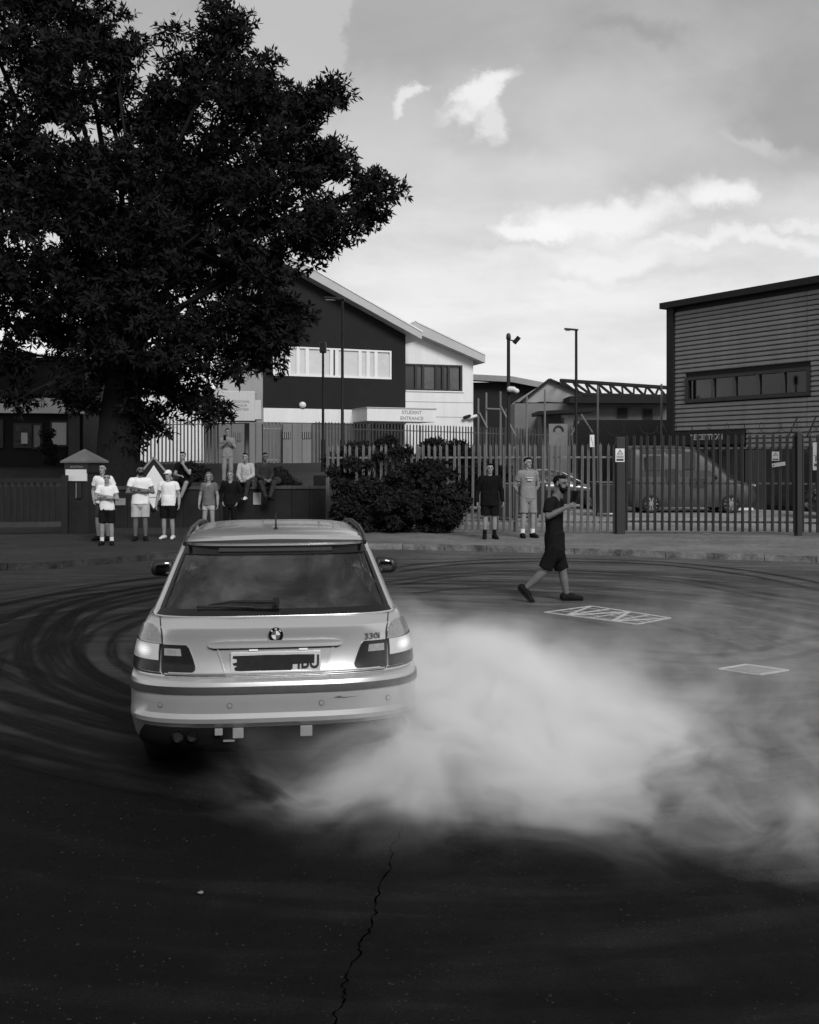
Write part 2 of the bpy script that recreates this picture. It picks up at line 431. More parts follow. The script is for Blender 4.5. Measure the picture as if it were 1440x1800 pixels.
# pavement sheet from the kerb to the fences
mb = MB(); n = len(kc)
vs = [(x, y+.13, .118) for x, y in kc] + [(x, 30 if x < 9 else 45, .118) for x, y in kc]
mb.add(vs, [(i, i+1, n+i+1, n+i) for i in range(n-1)])
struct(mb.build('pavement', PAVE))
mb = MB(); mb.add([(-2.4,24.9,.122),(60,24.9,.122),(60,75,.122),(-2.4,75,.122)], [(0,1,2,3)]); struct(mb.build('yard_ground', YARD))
# kerbstones
def kerb_material():
    m = bpy.data.materials.new('kerb_concrete_worn'); m.use_nodes = True; t = NT(m.node_tree); p = t.n['Principled BSDF']
    co = t.new('ShaderNodeNewGeometry').outputs['Position']; x = t.xyz(co)[0]
    v = t.m('MULTIPLY', t.mr(t.noise(co, 3, 6, .7), .32, .68, .05, .26), t.mr(t.noise(co, 40, 3, .6), .3, .7, .7, 1.25))
    v = t.m('MULTIPLY', v, t.mr(t.m('ADD', x, t.noise(co, 1.5, 2)), -5.5, 0.5, .22, 1.0, True))  # colour also drops towards the left, a painted vignette
    t.set(p.inputs['Base Color'], t.comb(v, v, v)); p.inputs['Roughness'].default_value = .9; p.inputs['Specular IOR Level'].default_value = .2
    bn = t.new('ShaderNodeBump'); bn.inputs['Strength'].default_value = .6; bn.inputs['Distance'].default_value = .01
    t.set(bn.inputs['Height'], t.noise(co, 25, 5, .65)); t.set(p.inputs['Normal'], bn.outputs[0]); return m
kroot = thing('kerb', None, None); struct(kroot)
acc = [0]
for i in range(1, n): acc.append(acc[-1] + math.dist(kc[i-1], kc[i]))
def along(s_):
    for i in range(1, n):
        if acc[i] >= s_:
            f = (s_-acc[i-1])/(acc[i]-acc[i-1]); a, b = kc[i-1], kc[i]
            return Vector((a[0]+(b[0]-a[0])*f, a[1]+(b[1]-a[1])*f)), math.atan2(b[1]-a[1], b[0]-a[0])
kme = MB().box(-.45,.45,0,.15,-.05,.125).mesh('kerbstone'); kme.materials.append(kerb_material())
s_ = 8.0; i = 0
while s_ < acc[-1]-8:
    p, a = along(s_)
    o = put('kerbstone', kme, None, kroot, loc=(p.x, p.y, random.uniform(-.012,.004))); o.rotation_euler = (random.uniform(-.02,.02), 0, a)
    s_ += .912
# raised ground behind the low wall
def terr(x, y):
    y = min(max(y, 27.6), 80); t = (y-27.6)/(43-27.6)
    return 1.18 + .60*min(t, 1.0)
mb = MB(); xs = np.linspace(-40, 1.5, 40); ys = np.linspace(27.6, 90, 40)
g = [(x, y, terr(x, y) + .03*mnoise.noise(Vector((x*.5, y*.5, 0)))*(y > 28)) for y in ys for x in xs]
g += [(x, 27.6, 0) for x in xs]
nx = len(xs); fs = [(j*nx+i, j*nx+i+1, (j+1)*nx+i+1, (j+1)*nx+i) for j in range(len(ys)-1) for i in range(nx-1)]
b0 = nx*len(ys); fs += [(b0+i, b0+i+1, i+1, i) for i in range(nx-1)]
fs += [(b0+nx-1, b0+nx-1, nx-1)] if 0 else []
mb.add(g, fs)
# right-hand side face of the bank
rs = [(1.5, y, terr(1.5, y)) for y in ys] + [(1.5, y, 0) for y in ys]; k = len(ys)
mb.add(rs, [(i+1, i, k+i, k+i+1) for i in range(k-1)])
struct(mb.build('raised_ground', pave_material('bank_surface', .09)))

# crack in the foreground asphalt, a tar-dark groove
pts = [(712,1440),(706,1465),(690,1490),(688,1520),(670,1560),(662,1590),(652,1630),(636,1655),(630,1680),(612,1715),(603,1740),(602,1762),(590,1785),(580,1812)]
wv = [G(a, b) for a, b in pts]; dense = []
for a, b in zip(wv, wv[1:]):
    for k in range(5): dense.append(a.lerp(b, k/5) + Vector((random.uniform(-.012,.012), 0, 0)))
dense.append(wv[-1]); vs = []
for q in dense:
    ww = random.uniform(.001, .005); vs += [(q.x-ww, q.y, .003), (q.x+ww, q.y, .003)]
mb = MB().add(vs, [(2*i, 2*i+1, 2*i+3, 2*i+2) for i in range(len(dense)-1)])
struct(mb.build('road_crack', mat('crack_shadow', .001, 1.0, spec=0)))
# tyre marks laid down by earlier circles: thin rubber films with soft, streaked edges
def rubber_material():
    m = bpy.data.materials.new('rubber_film'); m.use_nodes = True; t = NT(m.node_tree); p = t.n['Principled BSDF']
    at = t.new('ShaderNodeAttribute'); at.attribute_name = 'run'; u, v, _ = t.xyz(at.outputs['Vector'])
    across = t.m('ABSOLUTE', u)                                   # 0 centre, 1 edge
    streak = t.noise(t.comb(t.m('MULTIPLY', u, 5.0), t.m('MULTIPLY', v, .35), at.outputs['Fac']), 1.0, 4, .6)
    worn = t.noise(t.comb(u, t.m('MULTIPLY', v, 1.3), 3.0), 1.4, 4, .6)
    a = t.m('MULTIPLY', t.mr(across, 1.0, .35, 0, 1, True), t.mr(streak, .32, .58, .25, 1.0))
    a = t.m('MULTIPLY', a, t.mr(worn, .28, .55, .45, 1.0)); a = t.m('MULTIPLY', a, t.xyz(at.outputs['Vector'])[2])
    p.inputs['Base Color'].default_value = (.0045, .0045, .0045, 1); p.inputs['Roughness'].default_value = .75; p.inputs['Specular IOR Level'].default_value = .15
    t.set(p.inputs['Alpha'], a); return m
RUB = rubber_material(); _zi = [0]
def tyre_mark(pix, width, strength=.9, pair=0.0):
    w3_ = [tuple(G(*q))[:2] for q in pix]; c = catmull(w3_, 14)
    for off in ((-pair/2, pair/2) if pair else (0,)):
        vs = []; at = []; n_ = len(c); run = random.random()*20
        for i in range(n_):
            a = Vector(c[max(i-1, 0)]); b = Vector(c[min(i+1, n_-1)]); d = (b-a).normalized(); nn = Vector((-d.y, d.x)); run += (b-a).length/2
            fade = min(1, min(i, n_-1-i)/6)*strength
            for k in (-1, -.5, 0, .5, 1):
                q = Vector(c[i])+nn*(off+k*width/2); vs.append((q.x, q.y, .003+.0004*_zi[0])); at.append((k, run, fade))
        _zi[0] += 1
        me = bpy.data.meshes.new('tyre_mark'); me.from_pydata(vs, [], [(i*5+k, i*5+k+1, (i+1)*5+k+1, (i+1)*5+k) for i in range(n_-1) for k in range(4)])
        A_ = me.attributes.new('run', 'FLOAT_VECTOR', 'POINT'); A_.data.foreach_set('vector', [x for t_ in at for x in t_]); me.update()
        struct(put('tyre_mark', me, RUB))
for pix, wd, st, pr in (
    ([(-120,1100),(0,1064),(140,1036),(270,1016),(430,1003)], .26, .9, 0), ([(-120,1140),(0,1093),(100,1056),(280,1030),(430,1020)], .24, .95, 0),
    ([(420,1018),(280,1031),(130,1066),(82,1112),(75,1155),(125,1205),(240,1250),(330,1275)], .24, .95, .34), ([(420,1034),(270,1049),(155,1078),(110,1118),(112,1160),(160,1200),(260,1238)], .20, .8, .30),
    ([(400,1050),(290,1072),(200,1105),(168,1145),(200,1185),(290,1222)], .18, .6, .30),
    ([(-150,1185),(0,1222),(120,1256),(240,1284),(400,1310)], .30, 1, 0), ([(-150,1225),(0,1262),(130,1300),(260,1335),(400,1368),(520,1398),(640,1418)], .34, 1, 0),
    ([(-150,1262),(0,1298),(150,1335),(300,1365),(450,1392)], .30, .9, 0), ([(-100,1150),(0,1170),(110,1215),(250,1262)], .16, .6, .25),
    ([(-80,1300),(60,1340),(200,1372),(420,1412),(600,1436),(820,1462),(1060,1478)], .10, .6, .2),
    ([(640,1010),(780,992),(950,985),(1150,990),(1330,1010),(1500,1045)], .22, .8, .5), ([(640,1035),(800,1012),(1000,1006),(1200,1022),(1400,1060)], .18, .6, .35),
    ([(700,1048),(800,1036),(900,1032)], .16, .7, 0), ([(1500,1120),(1440,1130),(1350,1152),(1240,1160),(1100,1150)], .18, .6, .4), ([(1150,1240),(1300,1245),(1440,1235),(1560,1215)], .2, .5, .3)):
    tyre_mark(pix, wd, st, pr)
# scattered grit and crumbs of rubber on the near asphalt
def crumbs(name, n, lo, hi, m, seed, area):
    rnd = random.Random(seed); mb = MB()
    for _ in range(n):
        Y = rnd.uniform(*area[1])**1; x = rnd.uniform(-.45, .45)*Y; r = rnd.uniform(lo, hi)
        a = rnd.uniform(0, 6.28); c, s2 = math.cos(a)*r, math.sin(a)*r
        mb.add([(x-c, Y-s2, .001), (x+s2, Y-c, .001), (x+c*1.3, Y+s2, .001), (x-s2, Y+c, .001), (x, Y, .001+r*.7)],
               [(0,1,4),(1,2,4),(2,3,4),(3,0,4)])
    return tag(mb.build(name, m), None, None, kind='stuff')
crumbs('grit', 2600, .001, .0035, mat('grit', .05, .9, var=.7), 5, (0, (3.1, 8.5)))
crumbs('rubber_crumbs', 1200, .003, .009, mat('rubber_crumb', .008, .9), 6, (0, (3.3, 16)))

# leaf-litter and two scraps of rubbish
def scrap(px, py, sz, label, name='litter', z=0.002):
    p = G(px, py, z); mb = MB(); a = random.uniform(0, 3)
    vs = []
    for k in range(7):
        q = a+k*.9; rr = sz*random.uniform(.6, 1.1); vs.append((p.x+math.cos(q)*rr, p.y+math.sin(q)*rr, z+random.uniform(0.001, sz*.35)))
    vs.append((p.x, p.y, z+sz*.45)); mb.add(vs, [(k, (k+1)%7, 7) for k in range(7)])
    tag(mb.build(name, mat('scrap_paper', .2, .8)), label, 'litter')
scrap(352, 1570, .018, 'small pale crumpled scrap lying on the dark foreground asphalt left of the crack')
scrap(1243, 940, .09, 'pale scrap of litter at the foot of the fence just right of the warning sign post', z=.123)
scrap(1190, 937, .08, 'pale scrap of litter directly below the gap between fence and gate', z=.123)
scrap(833, 941, .07, 'pale scrap of litter at the fence foot left of the person in black', z=.123)

# inspection cover with hatched panels and drain grate
def ground_frame(name, corners, label, cat, bars):
    c = [G(*q) for q in corners]; ctr = sum(c, Vector())/4; root = thing(name, label, cat, ctr)
    c = [q-ctr for q in c]
    steel = mat('worn_cover_steel', .50, .55, metal=.2, var=.4, scale=8); dark = mat('cover_infill', .075, .85, var=.3, scale=10)
    def strip(a, b, wd, nm, m, z0=.002, z1=.012):
        mb = MB(); mb.bar(a+Vector((0,0,(z0+z1)/2)), b+Vector((0,0,(z0+z1)/2)), wd, z1-z0); return mb.build(nm, m, root)
    mb = MB(); mb.add([q+Vector((0,0,.004)) for q in c], [(0,1,2,3)]); mb.build('infill', dark, root)
    for i in range(4): strip(c[i], c[(i+1)%4], .035, 'frame', steel, .002, .009+.0005*i)
    L = lambda u, v: c[0]*(1-u)*(1-v) + c[1]*u*(1-v) + c[2]*u*v + c[3]*(1-u)*v
    if bars == 'hatch':
        for k in range(4):       # four triangular panels in two pairs
            v0 = k/4; v1 = (k+1)/4
            strip(L(0, v1), L(1, v1), .04, 'panel_joint', steel, .003, .0075)
            strip(L(0, v0) if k%2 else L(1, v0), L(1, v1) if k%2 else L(0, v1), .05, 'panel_edge', steel, .003, .007)
            for j in range(5):
                u = .12+.17*j; a = L(u, v0+.035); b = L(min(u+.02,1), v1-.04)
                if (j+k)%3: strip(a, b, .02, 'raised_bar', steel, .004, .0065)
    else:
        for j in range(7):
            v = (j+.5)/7; strip(L(.1, v), L(.9, v), .016, 'bar', steel, .003, .0055)
    return root
ground_frame('inspection_cover', [(958,1077),(1040,1066),(1178,1087),(1120,1098)], 'worn metal inspection cover with hatched triangular panels set in the road by the walking man', 'manhole cover', 'hatch')
ground_frame('drain_grate', [(1335,1187),(1265,1177),(1312,1169),(1385,1179)], 'slotted metal drain grate set in the road at the right', 'drain grate', 'bars')

# ------------------------------------------------------------------ buildings
def build_main():
    root = thing('office_building', 'tall office block with dark cladding over a white base and a long pale window strip', 'building')
    A = P(463, 810, 60); B = P(713, 810, 63.6); w_ = Wall((A.x, A.y), (B.x, B.y))
    px = w_.px
    s0, zb = px(463, 742); s1, zc = px(713, 722); zc0 = px(463, 717)[1]
    sR = w_.L; zE = px(713, 588)[1]; slope = (px(548, 497)[1]-zE)/(sR-px(548, 497)[0]); zT = zE+slope*sR
    # masonry core
    mb = MB(); w_.prism(mb, [(0, 1.2), (sR, 1.2), (sR, zE-.2), (0, zT-.2)], -14, -.12); mb.build('wall', M['white'], root)
    # window strip geometry
    wa, za = px(480, 604); wb, zb2 = px(688, 617); zlo = px(688, 667)[1]; ztop = zb2
    mb = MB()
    w_.prism(mb, [(0, ztop), (sR, ztop), (sR, zE), (0, zT)], -.12, .0)
    w_.box(mb, wb, sR, zlo, ztop, -.12, 0); w_.box(mb, 0, wa, zlo, ztop, -.12, 0); w_.box(mb, 0, sR, zc, zlo, -.12, 0)
    mb.build('cladding', M['darkclad'], root)
    mb = MB(); w_.box(mb, 0, sR, px(463,742)[1], zc-.01, -.12, .06); mb.build('base_band', M['white'], root)
    mb = MB(); w_.box(mb, .1, sR-.1, 1.3, px(463,742)[1]-.02, -.12, -.04); mb.build('ground_floor', mat('grey_ground_floor', .10, .7, var=.4, scale=.6), root)  # plain mid-grey finish with random tone
    fr = MB()
    w_.box(fr, wa, wb, ztop-.10, ztop, -.10, .03); w_.box(fr, wa, wb, zlo, zlo+.12, -.10, .05)
    w_.box(fr, wb-.12, wb, zlo+.12, ztop-.1, -.10, .03); w_.box(fr, wa, wa+.12, zlo+.12, ztop-.1, -.10, .03)
    win = fr.build('window', M['winframe'], root)
    ms = [480, 494, 508, 524, 540, 583, 592, 633, 647, 661, 686]; 
    for i, m_ in enumerate(ms[1:-1]):
        q = w_.s_at(m_); mb = MB(); w_.box(mb, q-.11, q+.11, zlo+.12, ztop-.1, -.10, .025); mb.build('mullion', M['winframe'], win)
    for i in range(len(ms)-1):
        a, b = w_.s_at(ms[i]), w_.s_at(ms[i+1]); mb = MB(); w_.box(mb, a+.11, b-.11, zlo+.12, ztop-.1, -.12, -.07)
        mb.build('pane', M['windark'] if i in (5,) else M['winlight'], win)
    # roof slab with its pale verge
    q0 = -1.2; q1 = sR+.75; zf = lambda q: zE + slope*(sR-q)
    mb = MB(); w_.prism(mb, [(q0, zf(q0)-.02), (q1, zf(q1)-.02), (q1, zf(q1)+.42), (q0, zf(q0)+.62)], -14.5, .9); mb.build('roof', M['greymetal'], root)
    mb = MB(); w_.prism(mb, [(q0, zf(q0)+.62), (q1, zf(q1)+.42), (q1+.05, zf(q1)+.5), (q0, zf(q0)+.72)], -14.6, .95); mb.build('roof_edge_trim', M['winframe'], root)
    q, z = px(531, 712); mb = MB(); mb.ell(w_.p(q, z, .12), (.22, .16, .2)); mb.build('wall_lamp', M['signw'], root, smooth=180)
    # student entrance canopy
    c = thing('entrance_canopy', 'long white box canopy lettered STUDENT ENTRANCE below the dark cladding', 'canopy')
    qa, z1_ = px(612, 723); qb, _ = px(722, 725); z0_ = px(640, 743)[1]; z1_ = px(640, 721)[1]
    mb = MB(); w_.box(mb, qa+.3, qb+.6, z0_, z1_, .07, 2.6); mb.build('box_fascia', M['white'], c, bevel=.02)
    mb = MB(); w_.box(mb, qa+.25, qb+.65, z1_, z1_+.06, .065, 2.65); mb.build('coping', M['greymetal'], c)
    qq = (qa+qb)/2+1.1; zz_ = (z0_+z1_)/2
    text('lettering', 'STUDENT', .30, M['signg'], w_.mtx(qq, zz_+.16, 2.605), c, bold=.006); text('lettering', 'ENTRANCE', .30, M['signg'], w_.mtx(qq, zz_-.2, 2.605), c, bold=.006)
    # smaller board on the left
    b = thing('entrance_sign_box', 'pale box sign with three lines of small grey lettering left of the dark cladding', 'sign')
    W2 = Wall((P(350,0,57).x, 57), (P(448,0,57.3).x, 57.3)); qa, zt = W2.px(352, 687); qb, zl = W2.px(448, 740)
    mb = MB(); W2.box(mb, qa, qb, zl, zt, -2, 0); mb.build('sign_body', M['offwhite'], b, bevel=.03)
    mb = MB(); W2.box(mb, qb+.003, qb+.36, zl+.1, zt-.5, -1.5, -.1); mb.build('side_return', M['offwhite'], b)
    for k, sx in enumerate(('REGIONAL', 'SENIOR', 'CENTRES')):
        q, z = W2.px(424, 706+k*7); text('lettering', sx, .21, M['signg'], W2.mtx(q, z, .003), b, bold=.006)
    mb = MB(); W2.box(mb, 0, W2.px(450,0)[0]+.6, 1.3, zl-.02, -3.2, -2.4); tag(mb.build('wall_block', M['lowwall']), 'pale ground floor wall below the small box sign', 'wall')
    W3 = Wall((P(150,0,66).x, 66), (P(452,0,66).x, 66)); mb = MB(); W3.box(mb, 0, W3.L, 1.3, W3.px(300, 690)[1], -8, 0)
    tag(mb.build('rear_building', M['white']), 'low white building mostly hidden behind the tree', 'building')
build_main()
def build_second():
    root = thing('white_annex', 'white gabled annex with a dark strip window beside the dark office block', 'building')
    A = P(713, 810, 66); B = P(832, 810, 67.5); w_ = Wall((A.x, A.y), (B.x, B.y)); px = w_.px; L = w_.L
    zE = px(832, 634)[1]; zA = px(735, 592)[1]; qA = w_.s_at(735)
    wa, zt = px(713, 639); wb, zl = px(813, 688); 
    mb = MB()
    w_.prism(mb, [(-3, zt), (L, zt), (L, zE), (qA, zA), (-3, zA-1.0)], -12, 0)
    w_.box(mb, wb, L, zl, zt, -12, 0); w_.box(mb, -3, L, .2, zl, -12, 0)
    mb.build('wall', M['white'], root)
    mb = MB(); w_.box(mb, -3, wb, zl, zt, -12, -.4); mb.build('room', M['framedark'], root)
    fr = MB(); w_.box(fr, wa-.5, wb, zt-.1, zt, -.2, .02); w_.box(fr, wa-.5, wb, zl, zl+.1, -.2, .02); w_.box(fr, wb-.15, wb-.002, zl+.1, zt-.1, -.2, .02)
    win = fr.build('window', M['framedark'], root)
    ms = [700, 731.5, 744, 767, 779, 789, 810]
    for m_ in ms[1:-1]:
        q = w_.s_at(m_); mb = MB(); w_.box(mb, q-.08, q+.08, zl+.1, zt-.1, -.2, .01); mb.build('mullion', M['framedark'], win)
    for i in range(len(ms)-1):
        a, b = w_.s_at(ms[i]), w_.s_at(ms[i+1]); mb = MB(); w_.box(mb, a+.08, b-.08, zl+.1, zt-.1, -.2, -.13)
        mb.build('pane', [M['windark'], sheet('window_glass_mid', .10), sheet('window_glass_dim', .06)][(i*2)%3], win)
    mb = MB(); w_.box(mb, wa, wb+.1, zl-.08, zl-.003, -.05, .08); mb.build('sill', M['winframe'], win)
    for yy in (707, 733):
        z = px(770, yy)[1]; mb = MB(); w_.box(mb, 0, L-.02, z-.02, z+.02, -.01, .004); mb.build('joint_line', M['signg'], root)
    qe = L+.55; zf = lambda q: zE + (zA-zE)*(L-q)/(L-qA)
    mb = MB(); w_.prism(mb, [(qA-.4, zf(qA-.4)), (qe, zf(qe)), (qe, zf(qe)+.5), (qA-.4, zf(qA-.4)+.7), (qA-1.5, zA+.3), (qA-1.5, zA-.4)], -12.3, .8); mb.build('roof', M['greymetal'], root)
    mb = MB(); w_.prism(mb, [(qA-.4, zf(qA-.4)+.7), (qe, zf(qe)+.5), (qe+.05, zf(qe)+.58), (qA-.4, zf(qA-.4)+.8)], -12.35, .85); mb.build('roof_edge_trim', M['winframe'], root)
    for q_, lab in ((818, 'dark dome camera fixed to the white annex wall near its corner'), (829, 'white box camera on the outer corner of the white annex')):
        q, z = px(q_, 733); mb = MB(); c1 = Vector(w_.p(q, z, .25)); mb.bar(w_.p(q, z+.05, 0), c1, .06); mb.cap(c1+Vector((-.15,-.1,-.05)), c1+Vector((.2,0,.06)), .11, .11)
        tag(mb.build('security_camera', M['signw'] if q_ == 829 else M['darkmetal'], smooth=60), lab, 'camera')
build_second()
def build_far():
    # dark shed with weathered pale roof
    r = thing('dark_shed', 'dark clad shed with a shallow weathered pale roof right of the white annex', 'building')
    Y = 78; mb = MB(); mb.box(P(820,0,Y).x, P(960,0,Y).x, Y, Y+20, .1, P(0,672,Y).z); mb.build('wall', M['darkclad'], r)
    a = P(820, 655, Y-1); b = P(900, 659, Y-1); c = P(962, 671, Y-1)
    mb = MB(); vs = []
    for d in (0, 20):
        for q in (a, b, c): vs.append((q.x, q.y+d, q.z + (1.0 if d else -.55)))
    top = [(v[0], v[1], v[2]+.45) for v in vs]
    mb.add(vs+top, [(0,1,7,6),(1,2,8,7),(6,7,10,9),(7,8,11,10),(3,9,10,4),(4,10,11,5),(2,5,11,8),(0,6,9,3),(0,3,4,1),(1,4,5,2)]); mb.build('roof', M['roofgrey'], r)
    # canopy gable
    r = thing('fabric_canopy', 'pale pointed canopy roof between the two tall lamp columns', 'canopy'); Y = 62
    W1 = Wall((P(905,0,Y).x, Y), (P(1062,0,Y).x, Y)); pts = [W1.px(*q) for q in ((908,714),(930,692),(966,669),(1010,684),(1062,708),(1062,712),(1000,708),(950,706))]
    mb = MB(); W1.prism(mb, pts, -9, 0); mb.build('canopy_skin', M['tarp'], r)
    for a, b in (((905,716),(966,667)), ((966,667),(1064,709)), ((905,709),(1064,713))):
        mb = MB(); mb.bar(P(*a, Y-.2), P(*b, Y-.2), .16); mb.build('edge_beam', M['darkmetal'], r)
    # roof trusses
    r = thing('roof_truss_frame', 'open dark steel roof trusses above the low yard buildings', 'roof frame'); Y = 60
    n = 9
    for row, (dy, yo) in enumerate(((0, 0), (5, 2))):
        y = Y+dy; T = lambda f: P(985+195*f, 668+yo+13*f, y); Bm = lambda f: P(1010+170*f, 692+yo+4*f, y)
        mb = MB(); mb.bar(T(0), T(1), .16); mb.build('top_chord', M['darkmetal'], r)
        mb = MB(); mb.bar(Bm(0), Bm(1), .14); mb.build('bottom_chord', M['darkmetal'], r)
        for k in range(n):
            f = k/n; g_ = (k+.5)/n; h = (k+1)/n
            mb = MB(); mb.bar(T(f), Bm(g_), .10); mb.build('web_member', M['darkmetal'], r); mb = MB(); mb.bar(Bm(g_), T(h), .10); mb.build('web_member', M['darkmetal'], r)
    for k in range(n+1):
        f = k/n; mb = MB(); mb.bar(P(985+195*f, 668+13*f, Y), P(985+195*f, 671+13*f, Y+5), .09); mb.build('purlin', M['darkmetal'], r)
    mb = MB(); mb.box(P(1000,0,Y).x, P(1185,0,Y).x, Y-.3, Y+6, P(0,709,Y).z, P(0,697,Y).z); mb.build('eaves_beam', M['darkclad'], r)
    # low building under
    r = thing('low_workshop', 'low pale block workshop with small dark windows under the trusses', 'building'); Y = 61
    W1 = Wall((P(905,0,Y).x, Y), (P(1190,0,Y).x, Y)); mb = MB(); W1.box(mb, 0, W1.L, .1, W1.px(0, 709)[1], -6, 0); mb.build('wall', M['lowwall'], r)
    for (a, b, c, d) in ((1085,1103,717,735), (1130,1147,719,737), (980,992,734,746)):
        q0, z1 = W1.px(a, c); q1, z0 = W1.px(b, d); mb = MB(); W1.box(mb, q0, q1, z0, z1, .002, .08); wi = mb.build('window', M['framedark'], r)
        mb = MB(); W1.box(mb, q0+.08, q1-.08, z0+.08, z1-.08, .08, .09); mb.build('pane', M['windark'], wi)
    mb = MB(); q0, z1 = W1.px(905, 712); q1, z0 = W1.px(905, 745)
    # lean-to roof
    mb.bar(P(940,728,Y-3), P(1042,722,Y-3), 3.0, .2); mb.build('lean_to_roof', M['darkclad'], r)
    mb = MB(); mb.box(P(950,0,59.5).x, P(985,0,59.5).x, 59, Y-.01, .1, P(0,729,59.5).z); mb.build('lean_to_wall', mat('lean_to_panel', .14, .8), r)
    mb = MB(); mb.box(P(1010,0,50).x, P(1180,0,50).x, 50, 50.3, .1, P(0,738,50).z)
    tag(mb.build('hoarding', M['darkclad']), 'dark site hoarding in front of the low workshop', 'hoarding')
    r = thing('shop_board', 'pale square board with a dark arch shape among the poles', 'sign')
    mb = MB(); mb.box(P(965,0,49).x, P(998,0,49).x, 49, 49.06, 1.2, P(0,745,49).z); mb.build('board', mat('faded_board', .2, .8), r)
    mb = MB(); c = P(982, 758, 48.98); mb.tube([(c.x+math.cos(t)*.22, c.y, c.z+math.sin(t)*.25) for t in np.linspace(0, math.pi, 9)], .05, 6); mb.build('arch_mark', M['signb'], r)
build_far()
def build_right():
    root = thing('warehouse', 'grey ribbed metal warehouse with a long dark window and reception sign', 'building')
    A = P(1176, 810, 40); B = P(1440, 810, 34.3); d = Vector((B.x-A.x, B.y-A.y)); B2 = Vector((A.x, A.y)) + d*2.1
    w_ = Wall((A.x, A.y), B2); px = w_.px; L = w_.L
    zT = px(1176, 543)[1]; wa, wt = px(1207, 667); wb, wl = px(1423, 693.5); wt = px(1300, 657)[1]; wl = px(1300, 701.5)[1]
    mb = MB(); w_.box(mb, 0, wa, .1, zT, -16, -.06); w_.box(mb, wb, L, .1, zT, -16, -.06); w_.box(mb, wa, wb, .1, wl, -16, -.06); w_.box(mb, wa, wb, wt, zT, -16, -.06)
    w_.box(mb, wa, wb, wl, wt, -16, -1.5)
    mb.build('wall', M['cladtrim'], root)
    pitch = .176; z = 3.07; sj = w_.s_at(1419); k = 0
    def plank(a, b, z0):
        mb = MB(); w_.prism_h = None
        pr = [(-.055, z0+.012), (.012, z0+.018), (.022, z0+.045), (.0, z0+pitch-.014), (-.055, z0+pitch-.012)]
        vs = [w_.p(a, zz_, dd) for dd, zz_ in pr] + [w_.p(b, zz_, dd) for dd, zz_ in pr]; n = 5
        mb.add(vs, [tuple(range(n)), tuple(reversed(range(n, 2*n)))] + [(i, n+i, n+(i+1)%n, (i+1)%n) for i in range(n)])
        mb.build('cladding_panel', M['clad'], root)
    while z+pitch < zT-.12:
        segs = [(.32, sj-.01), (sj+.01, L)]
        if z < wt+.05 and z+pitch > wl-.05: segs = [(.32, wa-.06), (max(wb+.06, sj+.01), L)]
        for a, b in segs: plank(a, b, z)
        z += pitch; k += 1
    for j in range(4): plank(w_.s_at(1312), L, 3.07-pitch*(j+1))
    mb = MB(); w_.box(mb, -.05, .30, .1, zT, -.5, .09); mb.build('corner_trim', M['cladtrim'], root)
    mb = MB(); w_.box(mb, -.25, L+.2, zT, zT+.24, -16.2, .28); mb.build('roof_edge', M['cladtrim'], root)
    # window
    fr = MB(); w_.box(fr, wa-.05, wb+.05, wt-.09, wt+.03, -.1, .05); w_.box(fr, wa-.05, wb+.05, wl-.03, wl+.12, -.1, .06)
    w_.box(fr, wa-.05, wa+.12, wl+.12, wt-.09, -.1, .05); w_.box(fr, wb-.1, wb+.05, wl+.12, wt-.09, -.1, .05)
    win = fr.build('window', M['framedark'], root)
    ms = [1208, 1253, 1291, 1333, 1377, 1422]
    for m_ in ms[1:-1]:
        q = w_.s_at(m_); mb = MB(); w_.box(mb, q-.05, q+.05, wl+.12, wt-.09, -.1, .04); mb.build('mullion', mat('mullion_grey', .06, .4), win)
    gl = glassmat('office_glass', .35)
    for i in range(5):
        a, b = w_.s_at(ms[i]), w_.s_at(ms[i+1]); mb = MB(); w_.box(mb, a+.05, b-.05, wl+.12, wt-.09, -.06, -.05); mb.build('pane', gl, win)
    for px_ in (1226, 1236, 1246, 1300, 1362):
        q = w_.s_at(px_); mb = MB(); w_.box(mb, q-.12, q+.1, wl+.1, wt-.2, -.6, -.5); mb.build('blind', mat('interior_blind', .12, .8), win)
    # reception band
    qa = .3; qb = w_.s_at(1310); z1 = 3.05; z0 = 2.52
    mb = MB(); w_.box(mb, qa, qb, z0, z1, -.05, .14); mb.build('sign_band', M['cladtrim'], root)
    text('lettering', 'RECEPTION', .30, mat('sign_letters_pale', .42, .5), w_.mtx(w_.s_at(1246), (z0+z1)/2+.02, .145), root, bold=.008)
    # ground floor openings
    for a, b in ((1186,1222),(1226,1262),(1266,1304),(1345,1395),(1400,1440)):
        qa, qb = w_.s_at(a), w_.s_at(b); mb = MB(); w_.box(mb, qa, qb, .3, 2.35, -.05, .03); wi = mb.build('window', M['framedark'], root)
        mb = MB(); w_.box(mb, qa+.08, qb-.08, .4, 2.27, .03, .04); mb.build('pane', M['windark'], wi)
    mb = MB(); w_.box(mb, w_.s_at(1312), w_.s_at(1342), .12, 2.3, -.05, .05); mb.build('door', mat('grey_door', .06, .5), root)
build_right()
